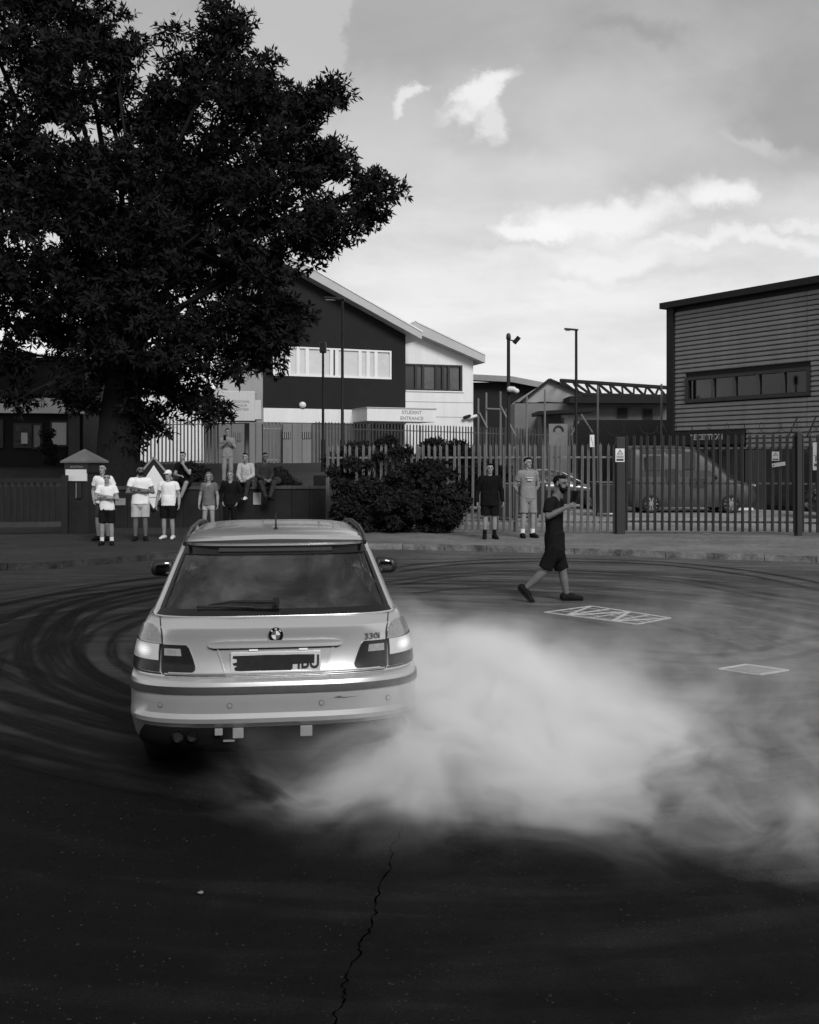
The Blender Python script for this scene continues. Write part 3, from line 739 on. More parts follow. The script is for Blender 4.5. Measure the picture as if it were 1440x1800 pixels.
def build_left():
    root = thing('left_office', 'dark fronted low office behind the left gate with a white fascia', 'building')
    Y = 38; A = P(-420, 0, Y-2); B = P(146, 0, Y); w_ = Wall((A.x, A.y), (B.x, B.y)); px = w_.px; L = w_.L
    z = lambda py: px(100, py)[1]
    mb = MB(); w_.box(mb, 0, L, .8, z(640), -10, -.05); mb.build('wall', M['darkclad'], root)
    mb = MB(); w_.box(mb, 0, L+.1, z(697), z(634), -.05, .12); mb.build('cladding', M['darkclad'], root)
    mb = MB(); w_.box(mb, -.1, L+.3, z(634), z(630), -10.2, .3); mb.build('roof_edge', M['framedark'], root)
    mb = MB(); w_.box(mb, 0, L+.05, z(727), z(700), -.05, .2); mb.build('fascia', M['white'], root)
    for a, b, c, d, m_ in ((92,117,743,782,M['offwhite']), (60,71,748,786,M['ctgrey']), (28,56,748,784,M['windark']), (-40,2,742,784,M['windark']), (-120,-70,742,784,M['windark'])):
        q0, q1 = w_.s_at(a), w_.s_at(b); mb = MB(); w_.box(mb, q0-.08, q1+.08, z(d)-.08, z(c)+.08, -.05, .04); wi = mb.build('window', M['framedark'], root)
        mb = MB(); w_.box(mb, q0, q1, z(d), z(c), .04, .05); mb.build('pane', m_, wi)
    q0, q1 = w_.s_at(38), w_.s_at(49); mb = MB(); w_.box(mb, q0, q1, z(780), z(761), .051, .06); mb.build('notice', M['offwhite'], root)
    mb = MB(); w_.box(mb, w_.s_at(121), w_.s_at(140), 1.2, z(730), -.04, .06); mb.build('pier', mat('grey_pier', .07, .8), root)
    mb = MB(); w_.box(mb, 0, L, 1.0, z(822), .3, .6); mb.build('plinth', mat('plinth_render', .028, .8), root)
build_left()

def build_unseen_behind():  # unseen block added to darken reflections and upright faces
    r_ = thing('unseen_brick_block', 'unseen brick workshop behind the camera, added to darken reflections', 'building'); w_ = Wall((26, -17), (-34, -15)); bk = mat('dark_brick', .10, .9, var=.35, scale=1.5)
    mb = MB(); w_.box(mb, 0, w_.L, 0, 6.4, -9, 0); mb.build('wall', bk, r_); mb = MB(); w_.prism(mb, [(-.4, 6.4), (w_.L+.4, 6.4), (w_.L+.4, 6.75), (-.4, 6.75)], -9.4, .4); mb.build('roof', M['cladtrim'], r_)
    for i in range(9):
        q = 3+i*6.2
        for z0, z1 in ((1.0, 2.6), (4.0, 5.4)):
            mb = MB(); w_.box(mb, q, q+3.0, z0, z1, .002, .06); wi = mb.build('window', M['framedark'], r_); mb = MB(); w_.box(mb, q+.1, q+2.9, z0+.1, z1-.1, .06, .07); mb.build('pane', M['windark'], wi)
build_unseen_behind()
# ------------------------------------------------------------------ palisade fences
def pale_mesh(h, wd=.07, dp=.03, th=.012, prong=True):
    """W-section pale with a triple-pointed top"""
    xs = [-wd/2, -wd/4, 0, wd/4, wd/2]; ys = [.0, -dp, -dp*.35, -dp, .0]
    top = [h-.05, h-.06, h, h-.06, h-.05] if prong else [h]*5
    vs = [(x, y, 0) for x, y in zip(xs, ys)] + [(x, y, t) for x, y, t in zip(xs, ys, top)]
    vs += [(x, y+th, z) for x, y, z in vs]
    fs = []
    for i in range(4): fs += [(i, i+1, 6+i, 5+i), (11+i, 10+i, 15+i, 16+i), (5+i, 6+i, 16+i, 15+i)]
    fs += [(0, 5, 15, 10), (4, 14, 19, 9)]
    me = bpy.data.meshes.new('pale'); me.from_pydata(vs, [], fs); me.update(); return me
def palisade(label, A, B, zA, zB, h, pitch, m, posts=2.75, rails=(.25, -.35), cat='fence', name='palisade_fence', wd=.07, jitter=.006, hA=None):
    root = thing(name, label, cat); w_ = Wall(A, B); n = int(w_.L/pitch); me = pale_mesh(h, wd); me.materials.append(m)
    ang = math.atan2(w_.t.y, w_.t.x)
    for i in range(n+1):
        q = i*w_.L/n; z = zA+(zB-zA)*q/w_.L
        o = put('pale', me, None, root, loc=w_.p(q, z+random.uniform(-jitter, jitter)*1.5, .02))
        o.rotation_euler = (random.uniform(-jitter, jitter), random.uniform(-jitter, jitter)*1.3, ang+random.uniform(-.05,.05))
    for r_ in rails:
        rr = r_ if r_ > 0 else h+r_
        mb = MB(); mb.bar(w_.p(0, zA+rr, -.03), w_.p(w_.L, zB+rr, -.03), .045, .045); mb.build('rail', m, root)
    k = max(1, round(w_.L/posts))
    if posts < 50:
        for i in range(k+1):
            q = i*w_.L/k; z = zA+(zB-zA)*q/w_.L; mb = MB(); w_.box(mb, q-.04, q+.04, z-.1, z+h-.08, -.14, -.055); mb.build('post', m, root)
    return root, w_
gF = 'palisade fences round the yard'
f1A = P(575, 0, 26.0); f1B = P(1080, 0, 24.4)
_, FW = palisade('long grey palisade fence behind the bush and the two men on the pavement', (f1A.x, f1A.y), (f1B.x, f1B.y), .13, .14, 2.2, .158, M['galv'], jitter=.012)
gA = P(1101, 0, 24.3); gB = P(1397, 0, 23.7)
GATE, GW = palisade('wide palisade gate leaf right of the warning sign post', (gA.x, gA.y), (gB.x, gB.y), .20, .21, 2.35, .166, mat('gate_steel', .055, .55, metal=.2, var=.3, scale=2, streak=True), posts=99, rails=(.22, 1.15, 2.0), cat='gate', name='palisade_gate')
hA_ = P(1411, 0, 23.65); hB = P(1640, 0, 23.0)
palisade('palisade gate leaf cut off by the right edge of the photo', (hA_.x, hA_.y), (hB.x, hB.y), .20, .22, 2.35, .166, MATS['gate_steel'], posts=99, rails=(.22, 1.15, 2.0), cat='gate', name='palisade_gate')
# gate posts
def gatepost(px0, px1, top, Y, label, group='gate posts'):
    a = P(px0, 0, Y); b = P(px1, 0, Y); mb = MB(); mb.box(a.x, b.x, Y-.1, Y+.12, .1, P(0, top, Y).z); o = mb.build('gate_post', mat('gate_post_paint', .016, .6), bevel=.01)
    return tag(o, label, 'post', group)
gatepost(1083, 1098, 768, 24.3, 'thick dark gate post carrying the white warning sign')
gatepost(1399, 1408, 758, 23.67, 'thinner dark post between the two gate leaves')
# far palisade on the raised ground, and the paler one on the left
a = P(556, 0, 50); b = P(1092, 0, 52)
palisade('distant palisade fence in front of the white annex and dark shed', (a.x, a.y), (b.x, b.y), 1.72, 1.30, 2.18, .158, mat('far_fence_steel', .10, .55, metal=.2, var=.35, scale=2), rails=(.3, -.35))
a = P(232, 0, 41.5); b = P(380, 0, 43.5)
palisade('pale grey palisade fence section behind the tree trunk', (a.x, a.y), (b.x, b.y), 1.55, 1.65, 2.2, .158, M['galvlight'])
a = P(462, 0, 49); b = P(495, 0, 49.3)
palisade('short palisade section between the panelled screen and the solid gate', (a.x, a.y), (b.x, b.y), 1.70, 1.70, 2.15, .158, M['galvlight'])
# solid gate with vents + plain screens
def solid_gate(px0, px1, Y, top, label, vents=(), m=None, name='solid_gate', cat='gate'):
    r = thing(name, label, cat); W1 = Wall((P(px0,0,Y).x, Y), (P(px1,0,Y).x, Y)); n = max(2, int(W1.L/.45)); zt = W1.px(px0, top)[1]
    vv = [(W1.px(a,c), W1.px(b,d)) for a,b,c,d in vents]
    for i in range(n):
        mb = MB(); W1.box(mb, i*W1.L/n+.012, (i+1)*W1.L/n-.012, 1.7, zt, -.03, 0); mb.build('panel', m or mat('gate_panel', .20, .6, var=.2, scale=1, streak=True), r)
    mb = MB(); W1.box(mb, -.03, W1.L+.03, 1.66, zt-.05, -.08, -.035); mb.build('frame', M['darkmetal'], r)
    for (q0, z1), (q1, z0) in vv:
        mb = MB(); W1.box(mb, q0, q1, z0, z1, .002, .03); v = mb.build('vent', M['framedark'], r)
        for k in range(4):
            q = q0+(q1-q0)*(k+.5)/4; mb = MB(); W1.box(mb, q-.025, q+.025, z0, z1, .03, .05); mb.build('vent_bar', M['galvlight'], v)
solid_gate(497, 548, 48.8, 744, 'pale solid gate with two small barred vents', [(497,511,759,771),(532,547,759,771)])
solid_gate(438, 461, 48.2, 743, 'pale sheet metal screen right of the standing figure on the wall', name='metal_screen', cat='screen')
solid_gate(384, 430, 46, 745, 'pale sheet metal screen behind the standing figure', [(411,424,760,775)], name='metal_screen', cat='screen')

# signs on gate
def warning_sign(px0, px1, py0, py1, Y, label, m_=None):
    r = thing('warning_sign', label, 'sign', P((px0+px1)/2, (py0+py1)/2, Y)); wd = (px1-px0)/1750*Y; h = (py1-py0)/1750*Y
    mb = MB(); mb.box(-wd/2, wd/2, 0, .008, -h/2, h/2); mb.build('plate', m_ or M['signw'], r, bevel=.003)
    tri = [(-.36*wd, .06*h), (.36*wd, .06*h), (0, .44*h)]
    mb = MB(); mb.add([(x, -.002, z) for x, z in tri], [(0,1,2)]); mb.build('triangle', M['signb'], r)
    tri = [(-.22*wd, .11*h), (.22*wd, .11*h), (0, .35*h)]
    mb = MB(); mb.add([(x, -.004, z) for x, z in tri], [(0,1,2)]); mb.build('triangle_field', m_ or M['signw'], r)
    mb = MB(); mb.bar((0.02*wd,-.005,.31*h), (-.05*wd,-.005,.13*h), .05*wd, .002); mb.build('bolt_symbol', M['signb'], r)
    for z0, z1, m2 in ((-.12, -.02, M['signg']), (-.22, -.15, M['signg']), (-.42, -.27, M['signb'])):
        mb = MB(); mb.box(-.4*wd, .4*wd, -.003, 0, z0*h, z1*h); mb.build('print_band', m2, r)
warning_sign(1082, 1098, 788.5, 812, 24.18, 'white warning sign with black triangle on the thick gate post')
warning_sign(1357, 1370, 794, 810, 23.66, 'small grey warning sign with triangle on the palisade gate above the tilted plate', mat('sign_grey_plate', .30, .6))
r = thing('tilted_sign', 'small pale sign plate hanging tilted on the palisade gate', 'sign', P(1369, 816.5, 23.64)); r.rotation_euler = (0, R(-9), 0)
mb = MB(); mb.box(-.16, .16, 0, .008, -.045, .045); mb.build('plate', mat('sign_grey_plate', .30, .6), r, bevel=.003)
mb = MB(); mb.box(-.08, .13, -.002, 0, -.02, .02); mb.build('print_band', M['signg'], r); mb = MB(); mb.ell((-.12, -.002, 0), (.02, .003, .02)); mb.build('print_dot', M['signb'], r)
r = thing('company_sign', 'tall pale sign board at the right edge beginning with the letters Pr', 'sign', P(1429, 802, 23.55))
mb = MB(); mb.box(0, .65, 0, .01, -.33, .33); mb.build('board', mat('company_board', .34, .5), r)
mb = MB(); mb.box(0.01, .64, -.002, 0, .012, .022); mb.build('rule_line', M['signb'], r); mb = MB(); mb.box(.03, .64, -.002, 0, -.24, -.17); mb.build('print_band', M['signb'], r)
text('lettering', 'Pr', .17, M['signb'], Matrix.Translation((.05, -.002, -.07)) @ FACE, r, align='LEFT', bold=.004)
# notice on far fence
r = thing('notice_board', 'narrow white notice fixed on the palisade fence left of the gate post', 'sign', P(1041, 775, 24.4))
mb = MB(); mb.box(-.055, .055, 0, .006, -.15, .15); mb.build('plate', M['signw'], r); mb = MB(); mb.bar((-.03,-.003,.1), (.03,-.003,-.12), .012, .002); mb.build('print_line', M['signg'], r)

# razor wire coils on the gate
r = thing('barbed_wire', 'loose coils of barbed wire along the top of the palisade gate', 'barbed wire')
mb = MB(); pts = []
for k in range(420):
    f = k/420; a = f*2*math.pi*17; q = -1.4+f*(GW.L+3); rr = .12+.03*math.sin(a*.37)
    p = GW.p(q+rr*math.cos(a)*.9, 2.63+.06*f+rr*math.sin(a), .05*math.sin(a*.5)); pts.append(p)
mb.tube(pts, .006, 4); mb.build('coil', M['darkmetal'], r)
for px_, top in ((1385, 735), (1418, 733)):
    a = GW.p(GW.s_at(px_), 2.45, 0); mb = MB(); mb.bar(a, (a[0]+.22, a[1], P(0, top, 23.7).z), .03); mb.build('bracket', M['darkmetal'], r)

# ------------------------------------------------------------------ columns, poles
def lamp_column(px, top, Y, label, head='left', base=None, hl=.75, rad=.055):
    p = P(px, top, Y); zb = base if base is not None else 0.12
    r = thing('lamp_column', label, 'lamp post', (p.x, p.y, zb), 0, 'tall columns in the yard')
    h = p.z-zb; mb = MB(); mb.tube([(0,0,0),(0,0,1.2),(0,0,1.25),(0,0,h)], [rad*1.5, rad*1.5, rad, rad*.8], 10); mb.build('pole', M['darkmetal'], r, smooth=40)
    if head in ('left',):
        mb = MB(); mb.bar((.08,0,h), (-hl,0,h+.05), .22, .06); mb.build('lamp_head', M['black'], r, bevel=.015)
        mb = MB(); mb.box(-hl+.05, -.25, -.08, .08, h-.035, h-.015); mb.build('lamp_lens', mat('led_lens', .3, .3), r)
    if head == 'cctv':
        mb = MB(); mb.cap((0,0,h-.05), (0,0,h+.06), .1, .09); mb.build('dome', M['black'], r, smooth=60)
        mb = MB(); mb.bar((0,0,h-.12), (.22,0,h-.16), .05); mb.build('arm', M['black'], r)
        mb = MB(); mb.bar((.22,0,h-.26), (.42,-.08,h-.02), .16, .14); mb.build('camera_housing', M['black'], r)
    if head == 'flood':
        mb = MB(); mb.bar((-.06,0,h), (.32,0,h+.02), .05); mb.build('arm', M['black'], r)
        mb = MB(); mb.box(-.12, .12, -.1, .1, h-.42, h-.02); mb.build('floodlight', M['black'], r, bevel=.03)
    return r
lamp_column(602, 526, 34, 'tall lamp column in front of the dark office block with its head pointing left', 'left', 1.4, hl=.62)
lamp_column(568, 600, 36, 'shorter column with a boxy floodlight beside the tall one by the office block', 'flood', 1.45, rad=.05)
lamp_column(894, 592, 40, 'column topped by a security camera between annex and canopy', 'cctv', .12, rad=.085)
lamp_column(1013, 580, 42, 'lone lamp column against the sky right of the camera column', 'left', .12, hl=.5, rad=.07)
r = thing('horn_speaker', 'pair of white rounded housings on the camera column', 'camera', P(903, 685, 39.8))
mb = MB(); mb.cap((-.15,0,.02), (.0,-.05,.02), .12, .10); mb.build('housing', M['signw'], r, smooth=60); mb = MB(); mb.cap((.03,0,-.02), (.12,-.08,-.06), .10, .10); mb.build('housing', M['signw'], r, smooth=60)
mb = MB(); mb.bar((-.2,0,.15), (.1,0,.12), .04); mb.build('bracket', M['darkmetal'], r)
def pole(px, top, Y, label, rad=.045):
    p = P(px, top, Y); mb = MB(); mb.tube([(p.x, Y, .12), (p.x, Y, p.z)], rad, 8)
    tag(mb.build('scaffold_pole', M['galv'], smooth=40), label, 'pole', 'thin upright poles behind the fence')
pole(841, 700, 46, 'thin upright pole at the corner of the white annex'); pole(855, 690, 46, 'second thin pole right of the annex corner, joined by a crossbar')
pole(880, 688, 46, 'thin pole just left of the camera column carrying the crossbar'); pole(926, 696, 46, 'thin pole under the left slope of the pointed canopy')
pole(958, 685, 46, 'thin pole in front of the peak of the pointed canopy'); pole(1051, 678, 46, 'thin pole right of the lone lamp column in front of the trusses')
pole(1163, 675, 46, 'thin pole close to the corner of the ribbed warehouse')
def brace(a, b, Y, label):
    mb = MB(); mb.bar(P(*a, Y), P(*b, Y), .06); tag(mb.build('brace_bar', M['galv']), label, 'bar')
brace((855,718), (880,719), 45.9, 'short horizontal bar between two thin poles by the annex'); brace((881,714), (907,766), 45.9, 'slanting brace down from the pole beside the camera column')
brace((843,725), (857,752), 45.9, 'slanting brace between the two poles nearest the annex'); brace((1022,728), (1042,760), 45.9, 'slanting brace right of the lone lamp column'); brace((1018,740), (1004,765), 45.9, 'slanting brace left of the lone lamp column')
brace((1165,745), (1178,772), 45.9, 'short slanting brace at the foot of the warehouse corner')

# ------------------------------------------------------------------ low wall with coping, pillar, left gate
r = thing('low_wall', 'dark painted low wall with coping that people sit on', 'wall')
WA = P(125, 0, 26.2); WB = P(575, 0, 27.3); LW = Wall((WA.x, WA.y), (WB.x, WB.y))
n = 14
for i in range(n):
    a = i*LW.L/n; mb = MB(); LW.box(mb, a+.004, a+LW.L/n-.004, .1, 1.13+.004*(i%2), -.24, 0); mb.build('wall_panel', M['wall'], r)
    mb = MB(); LW.box(mb, a+.006, a+LW.L/n-.006, 1.135, 1.215+.003*(i%3), -.28, .04); mb.build('coping_stone', M['wallcap'], r)
mb = MB(); LW.box(mb, LW.L-.35, LW.L, .1, 1.5, -.26, .02); mb.build('end_pier', M['wall'], r)
def plaque(px0, px1, py0, py1, label, m_, name='wall_plaque', cat='plaque'):
    q0, z1 = LW.px(px0, py0); q1, z0 = LW.px(px1, py1); mb = MB(); LW.box(mb, q0, q1, z0, z1, .002, .03); tag(mb.build(name, m_, bevel=.004), label, cat)
plaque(203, 221, 876, 888, 'small pale plaque on the low wall right of the brick gate pillar', M['ctgrey']); plaque(445, 459, 866, 887, 'pale square panel on the wall between the two seated people at the right', mat('pale_panel', .30, .7))
# diamond board
r = thing('diamond_sign', 'large white diamond shaped board with a dark frame on the low wall', 'sign')
q, z = LW.px(271, 855); hw = .36; hh = .65
mb = MB(); LW.prism(mb, [(q-hw-.22, z-.02), (q, z-hh-.0), (q+hw+.22, z-.02), (q, z+hh+.12)], .05, .09); mb.build('frame_board', M['darkmetal'], r)
mb = MB(); LW.prism(mb, [(q-hw, z), (q, z-hh+.06), (q+hw, z), (q, z+hh-.08)], .09, .10); mb.build('white_face', M['signw'], r)
for sg in (-1, 1):
    mb = MB(); mb.bar(LW.p(q, z+hh+.13, .1), LW.p(q+sg*(hw+.26), z+.02, .1), .05, .05); mb.build('edge_strip', mat('edge_strip', .22, .6), r)
mb = MB(); LW.box(mb, q-.25, q+.25, z-.30, z-.28, .101, .104); mb.build('print_band', M['signg'], r)
# pillar
pc = P(149, 0, 24.6); r = thing('gate_pillar', 'square rendered gate pillar with a pyramid cap and lit number box', 'pillar', (pc.x, 24.6, .1))
zz1 = P(0, 812, 24.6).z-.1; zz2 = P(0, 790, 24.3).z-.1
mb = MB(); mb.box(-.31, .31, -.31, .31, 0, zz1-.02); mb.build('shaft', M['pillar'], r, bevel=.01)
mb = MB(); mb.box(-.34, .34, -.34, .34, zz1-.26, zz1-.021); mb.build('head_band', M['framedark'], r)
mb = MB(); hb = .41; mb.add([(-hb,-hb,zz1-.02),(hb,-hb,zz1-.02),(hb,hb,zz1-.02),(-hb,hb,zz1-.02),(-hb,-hb,zz1+.02),(hb,-hb,zz1+.02),(hb,hb,zz1+.02),(-hb,hb,zz1+.02),(0,0,zz2+.02)],
    [(0,3,2,1),(0,1,5,4),(1,2,6,5),(2,3,7,6),(3,0,4,7),(4,5,8),(5,6,8),(6,7,8),(7,4,8)]); mb.build('pyramid_cap', M['pillarcap'], r); r.rotation_euler = (0,0,R(-18))
zb = P(0, 845, 24.6).z-.1; zt = P(0, 825, 24.6).z-.1
mb = MB(); mb.box(-.30, .30, -.345, -.311, zb, zt); mb.build('number_box', M['signw'], r)
mb = MB(); mb.box(-.345, -.311, -.25, .25, zb, zt); mb.build('side_box', mat('side_box_grey', .3, .6), r)
mb = MB(); mb.box(.02, .16, -.35, -.311, zb-.42, zb-.04); it = mb.build('intercom', M['black'], r); mb = MB(); mb.box(.0, .018, -.352, -.311, zb-.42, zb-.04); mb.build('intercom_edge', M['galvlight'], it)
text('lettering', 'RECEPTION', .07, M['signg'], Matrix.Translation((.02, -.343, zz1-.12)) @ FACE, r)
# left sliding gate
a = P(-260, 0, 23.4); b = P(101, 0, 24.2); r = thing('sliding_gate', 'dark vertical bar sliding gate at the left edge', 'gate'); w_ = Wall((a.x, a.y), (b.x, b.y))
mb = MB(); w_.box(mb, 0, w_.L+.1, .30, .42, -.05, .05); mb.build('bottom_rail', mat('gate_rail', .03, .5), r)
mb = MB(); w_.box(mb, 0, w_.L+.1, 1.36, 1.48, -.05, .05); mb.build('top_rail', M['darkmetal'], r)
mb = MB(); w_.box(mb, w_.L+.1, w_.L+.25, .12, 1.55, -.07, .07); mb.build('end_post', M['darkmetal'], r)
n = int(w_.L/.145)
for i in range(n):
    q = (i+.5)*w_.L/n; mb = MB(); w_.box(mb, q-.035, q+.035, .42, 1.36, -.02, .02); mb.build('bar', mat('gate_bar', .016, .7, spec=.2, var=.3), r)
mb = MB(); mb.box(P(-260,0,31).x, P(120,0,31).x, 31, 31.2, .1, 1.6); tag(mb.build('screen_wall', mat('screen_wall', .016, .9, var=.3)), 'dark low wall behind the sliding gate at the left', 'wall')

# ------------------------------------------------------------------ foliage
def leaf_mesh(name, clumps, n_sprigs, length, width, per, seed, droop=.0):
    """clumps: array (k,6) centre + radii; sprigs of pointed leaves gathered at twig ends"""
    rg = np.random.default_rng(seed); cl = np.array(clumps, float)
    vol = (cl[:,3]*cl[:,4]*cl[:,5])**(.75); idx = rg.choice(len(cl), n_sprigs, p=vol/vol.sum())
    d = rg.normal(size=(n_sprigs,3)); d /= np.linalg.norm(d, axis=1)[:,None]
    rr = rg.random(n_sprigs)**.42
    c = cl[idx,:3] + d*cl[idx,3:6]*rr[:,None]
    axis = d + rg.normal(size=(n_sprigs,3))*.5 + np.array([0,0,.25]); axis /= np.linalg.norm(axis, axis=1)[:,None]
    h = np.cross(axis, rg.normal(size=(n_sprigs,3))); h /= np.linalg.norm(h, axis=1)[:,None]; k = np.cross(axis, h)
    V = []
    for j in range(per):
        a = 2*np.pi*j/per + rg.random(n_sprigs)*.9; op = rg.uniform(.55, 1.35, n_sprigs)
        dr = h*np.cos(a)[:,None]+k*np.sin(a)[:,None]
        ld = axis*np.cos(op)[:,None]+dr*np.sin(op)[:,None]; ld[:,2] -= droop; ld /= np.linalg.norm(ld, axis=1)[:,None]
        sd_ = np.cross(ld, axis+rg.normal(size=(n_sprigs,3))*.3); sd_ /= (np.linalg.norm(sd_, axis=1)[:,None]+1e-9)
        L = length*rg.uniform(.65, 1.25, n_sprigs)[:,None]; Wd = width*rg.uniform(.7, 1.2, n_sprigs)[:,None]
        base = c+axis*rg.uniform(-.5,.4,n_sprigs)[:,None]*length
        V += [base, base+ld*L*.5+sd_*Wd/2, base+ld*L, base+ld*L*.5-sd_*Wd/2]
    V = np.stack(V, 1).reshape(-1, 3)
    nq = len(V)//4; me = bpy.data.meshes.new(name)
    me.vertices.add(len(V)); me.vertices.foreach_set('co', V.ravel().astype(np.float32))
    me.loops.add(len(V)); me.loops.foreach_set('vertex_index', np.arange(len(V), dtype=np.int32))
    me.polygons.add(nq); me.polygons.foreach_set('loop_start', np.arange(0, len(V), 4, dtype=np.int32))
    me.update(calc_edges=True); me.validate(); return me
def subclumps(blobs, k, frac, seed):
    rg = np.random.default_rng(seed); out = []
    for b in blobs:
        c = np.array(b[:3]); r_ = np.array(b[3:6]); nk = max(3, int(k*(r_.prod()**(1/3))**1.6))
        for _ in range(nk):
            d = rg.normal(size=3); d /= np.linalg.norm(d); q = c+d*r_*(rg.random()**.5)*.92; s2 = frac*rg.uniform(.6, 1.3)
            out.append(list(q)+[s2*1.15, s2*1.15, s2*.8])
    return out
leafM = mat('tree_leaf', .013, .75, var=.6, scale=.9, spec=.06); bushM = mat('bush_leaf', .020, .75, var=.5, scale=2, spec=.12)
def tree():
    Y0 = 28.6; root = thing('broadleaf_tree', 'huge dark broadleaf tree filling the upper left behind the low wall', 'tree', (0,0,0))
    B_ = [(60,120,150),(150,60,105),(200,110,60),(360,95,80),(400,60,50),(400,170,105),(480,185,85),(555,185,45),(585,160,28),(500,290,105),(575,275,42),(600,300,30),(640,335,38),(680,322,20),
          (560,385,72),(625,375,36),(545,425,55),(450,480,100),(500,545,58),(300,290,170),(150,300,170),(60,450,165),(200,490,165),(350,430,140),(430,350,85),(400,300,60),(340,590,120),(435,610,70),(455,560,70),
          (200,640,105),(60,545,85),(290,690,80),(360,715,40),(240,740,50),(130,700,36),(30,700,30),(385,725,22),(0,300,150),(20,620,40),(110,600,40),
          (-150,300,230),(-230,80,230),(100,-90,150),(-100,-130,200),(-200,520,170),(60,-10,90),(230,380,160),(270,200,80),(240,560,130)]
    blobs = []
    rnd = random.Random(8)
    for px, py, rp in B_:
        Y = Y0 + rnd.uniform(-1.6, 1.6)*min(1, rp/90); p = P(px, py, Y); rr = rp/1750*Y*.93
        blobs.append((p.x, p.y, p.z, rr, max(rr*1.15, .6), rr))
    cl = subclumps(blobs, 13, .43, 3)
    put('crown', leaf_mesh('crown', cl, 32000, .23, .075, 7, 11, .15), leafM, root)['kind'] = 'stuff'
    base = Vector((P(207,0,Y0).x, Y0, 1.1)); fork = Vector((P(222,0,Y0).x, Y0, 4.6))
    mb = MB(); pts = [base+Vector((0,0,-.6)), base+Vector((0,0,.1)), base+Vector((.02,0,.8)), base+Vector((.05,0,2.0)), fork]
    mb.tube(pts, [1.0, .78, .62, .56, .5], 16); mb.build('trunk', M['bark'], root, smooth=60)
    mb2 = []
    for i, b in enumerate(blobs):
        t = Vector(b[:3]); st = fork.lerp(Vector((P(230,0,Y0).x, Y0, 9)), rnd.random()*.8) if t.z > 6 else fork
        mid = st.lerp(t, .5)+Vector((rnd.uniform(-.4,.4), rnd.uniform(-.4,.4), rnd.uniform(-.1,.6)))
        r0 = .05+.02*(t-st).length**.5; mb = MB(); mb.tube([st, st.lerp(mid,.5)+Vector((0,0,.1)), mid, mid.lerp(t,.6), t], [r0, r0*.8, r0*.6, r0*.35, .02], 7)
        for _ in range(5):
            e = t+Vector((rnd.gauss(0,1)*b[3], rnd.gauss(0,1)*b[4], rnd.gauss(0,1)*b[5]))*.28; mb.tube([mid.lerp(t, .4+.6*rnd.random()), e], [.035, .01], 5)
        mb.build('branch', M['bark'], root, smooth=60)
    mb = MB(); mb.tube([fork, Vector((P(230,0,Y0).x, Y0, 9.2))], [.5, .22], 12); mb.build('main_limb', M['bark'], root, smooth=60)
tree()
def bush(label, cs, n, ll, lw, seed, m=bushM, frac=.22, cat='bush', name='bush', k=40):
    root = thing(name, label, cat); blobs = [tuple(c[:3])+tuple(c[3:6]) for c in cs]; cl = subclumps(blobs, k, frac, seed)
    put('foliage', leaf_mesh('foliage', cl, n, ll, lw, 5, seed, .1), m, root)['kind'] = 'stuff'
    rnd = random.Random(seed); mb = MB()
    for c in cl[::max(1, len(cl)//40)]:
        b = Vector((c[0]*.6+cs[0][0]*.4, c[1], cs[0][2]-cs[0][5])); b.z = max(b.z, .1); mb.tube([b, b.lerp(Vector(c[:3]), .5)+Vector((rnd.uniform(-.1,.1), 0, .1)), Vector(c[:3])], [.018, .012, .005], 5)
    mb.build('stems', M['bark'], root)['kind'] = 'stuff'; return root
def bl(px, py, rx, ry, Y, d): p = P(px, py, Y); return (p.x, p.y, p.z, rx/1750*Y, d, ry/1750*Y)
bush('dense dark overgrown bush spilling through the palisade fence', [bl(690,874,86,46,25.0,.75), bl(640,885,45,45,25.0,.6), bl(745,862,52,42,25.1,.7), bl(770,905,48,32,24.7,.6), bl(700,905,60,32,24.7,.6), bl(788,872,28,32,25.2,.5), bl(735,826,44,10,25.3,.35), bl(615,900,30,30,25.2,.5)], 11000, .12, .06, 21)
bush('loose leafy shoots pushing out of the dense bush onto the pavement', [bl(600,850,40,40,24.8,.4), bl(650,815,50,22,25.0,.4), bl(800,915,36,26,24.6,.4), bl(700,795,60,14,25.6,.3), bl(810,850,30,40,25.3,.4), bl(720,900,80,34,24.3,.3)], 1500, .12, .05, 31, frac=.14, k=14)
bush('straggling bush tops showing above the fence behind the dense bush', [bl(680,786,45,20,30,.8), bl(745,790,35,18,30,.8), bl(630,792,30,14,30,.7), bl(800,795,40,20,30.5,.7)], 2200, .12, .055, 22, k=16)
bush('dark hedge behind the long palisade fence', [bl(640,830,70,42,32,1.2), bl(740,830,70,42,32,1.2), bl(820,835,60,35,33,1.0), bl(870,838,45,30,33,1.0)], 6000, .15, .07, 23)
bush('small dark shrub on the bank at the right end of the low wall', [bl(492,843,18,20,28.3,.5), bl(512,852,12,14,28.3,.4)], 1200, .10, .05, 24)
bush('dark shrub at the foot of the tree left of the seated people', [bl(345,838,25,22,30,.6), bl(240,835,40,20,29.5,.8)], 1600, .12, .05, 25)
bush('potted dark ball shrub by the left office windows', [bl(88,765,8,9,36,.2), bl(88,785,8,8,36,.2), bl(88,805,10,12,36,.2)], 700, .07, .04, 26, name='topiary_shrub', cat='shrub')
bush('low weeds along the foot of the fence below the dense bush', [bl(640,925,70,9,25.0,.2), bl(760,930,70,7,24.8,.2)], 900, .09, .03, 27, frac=.08, name='weeds', cat='weeds')

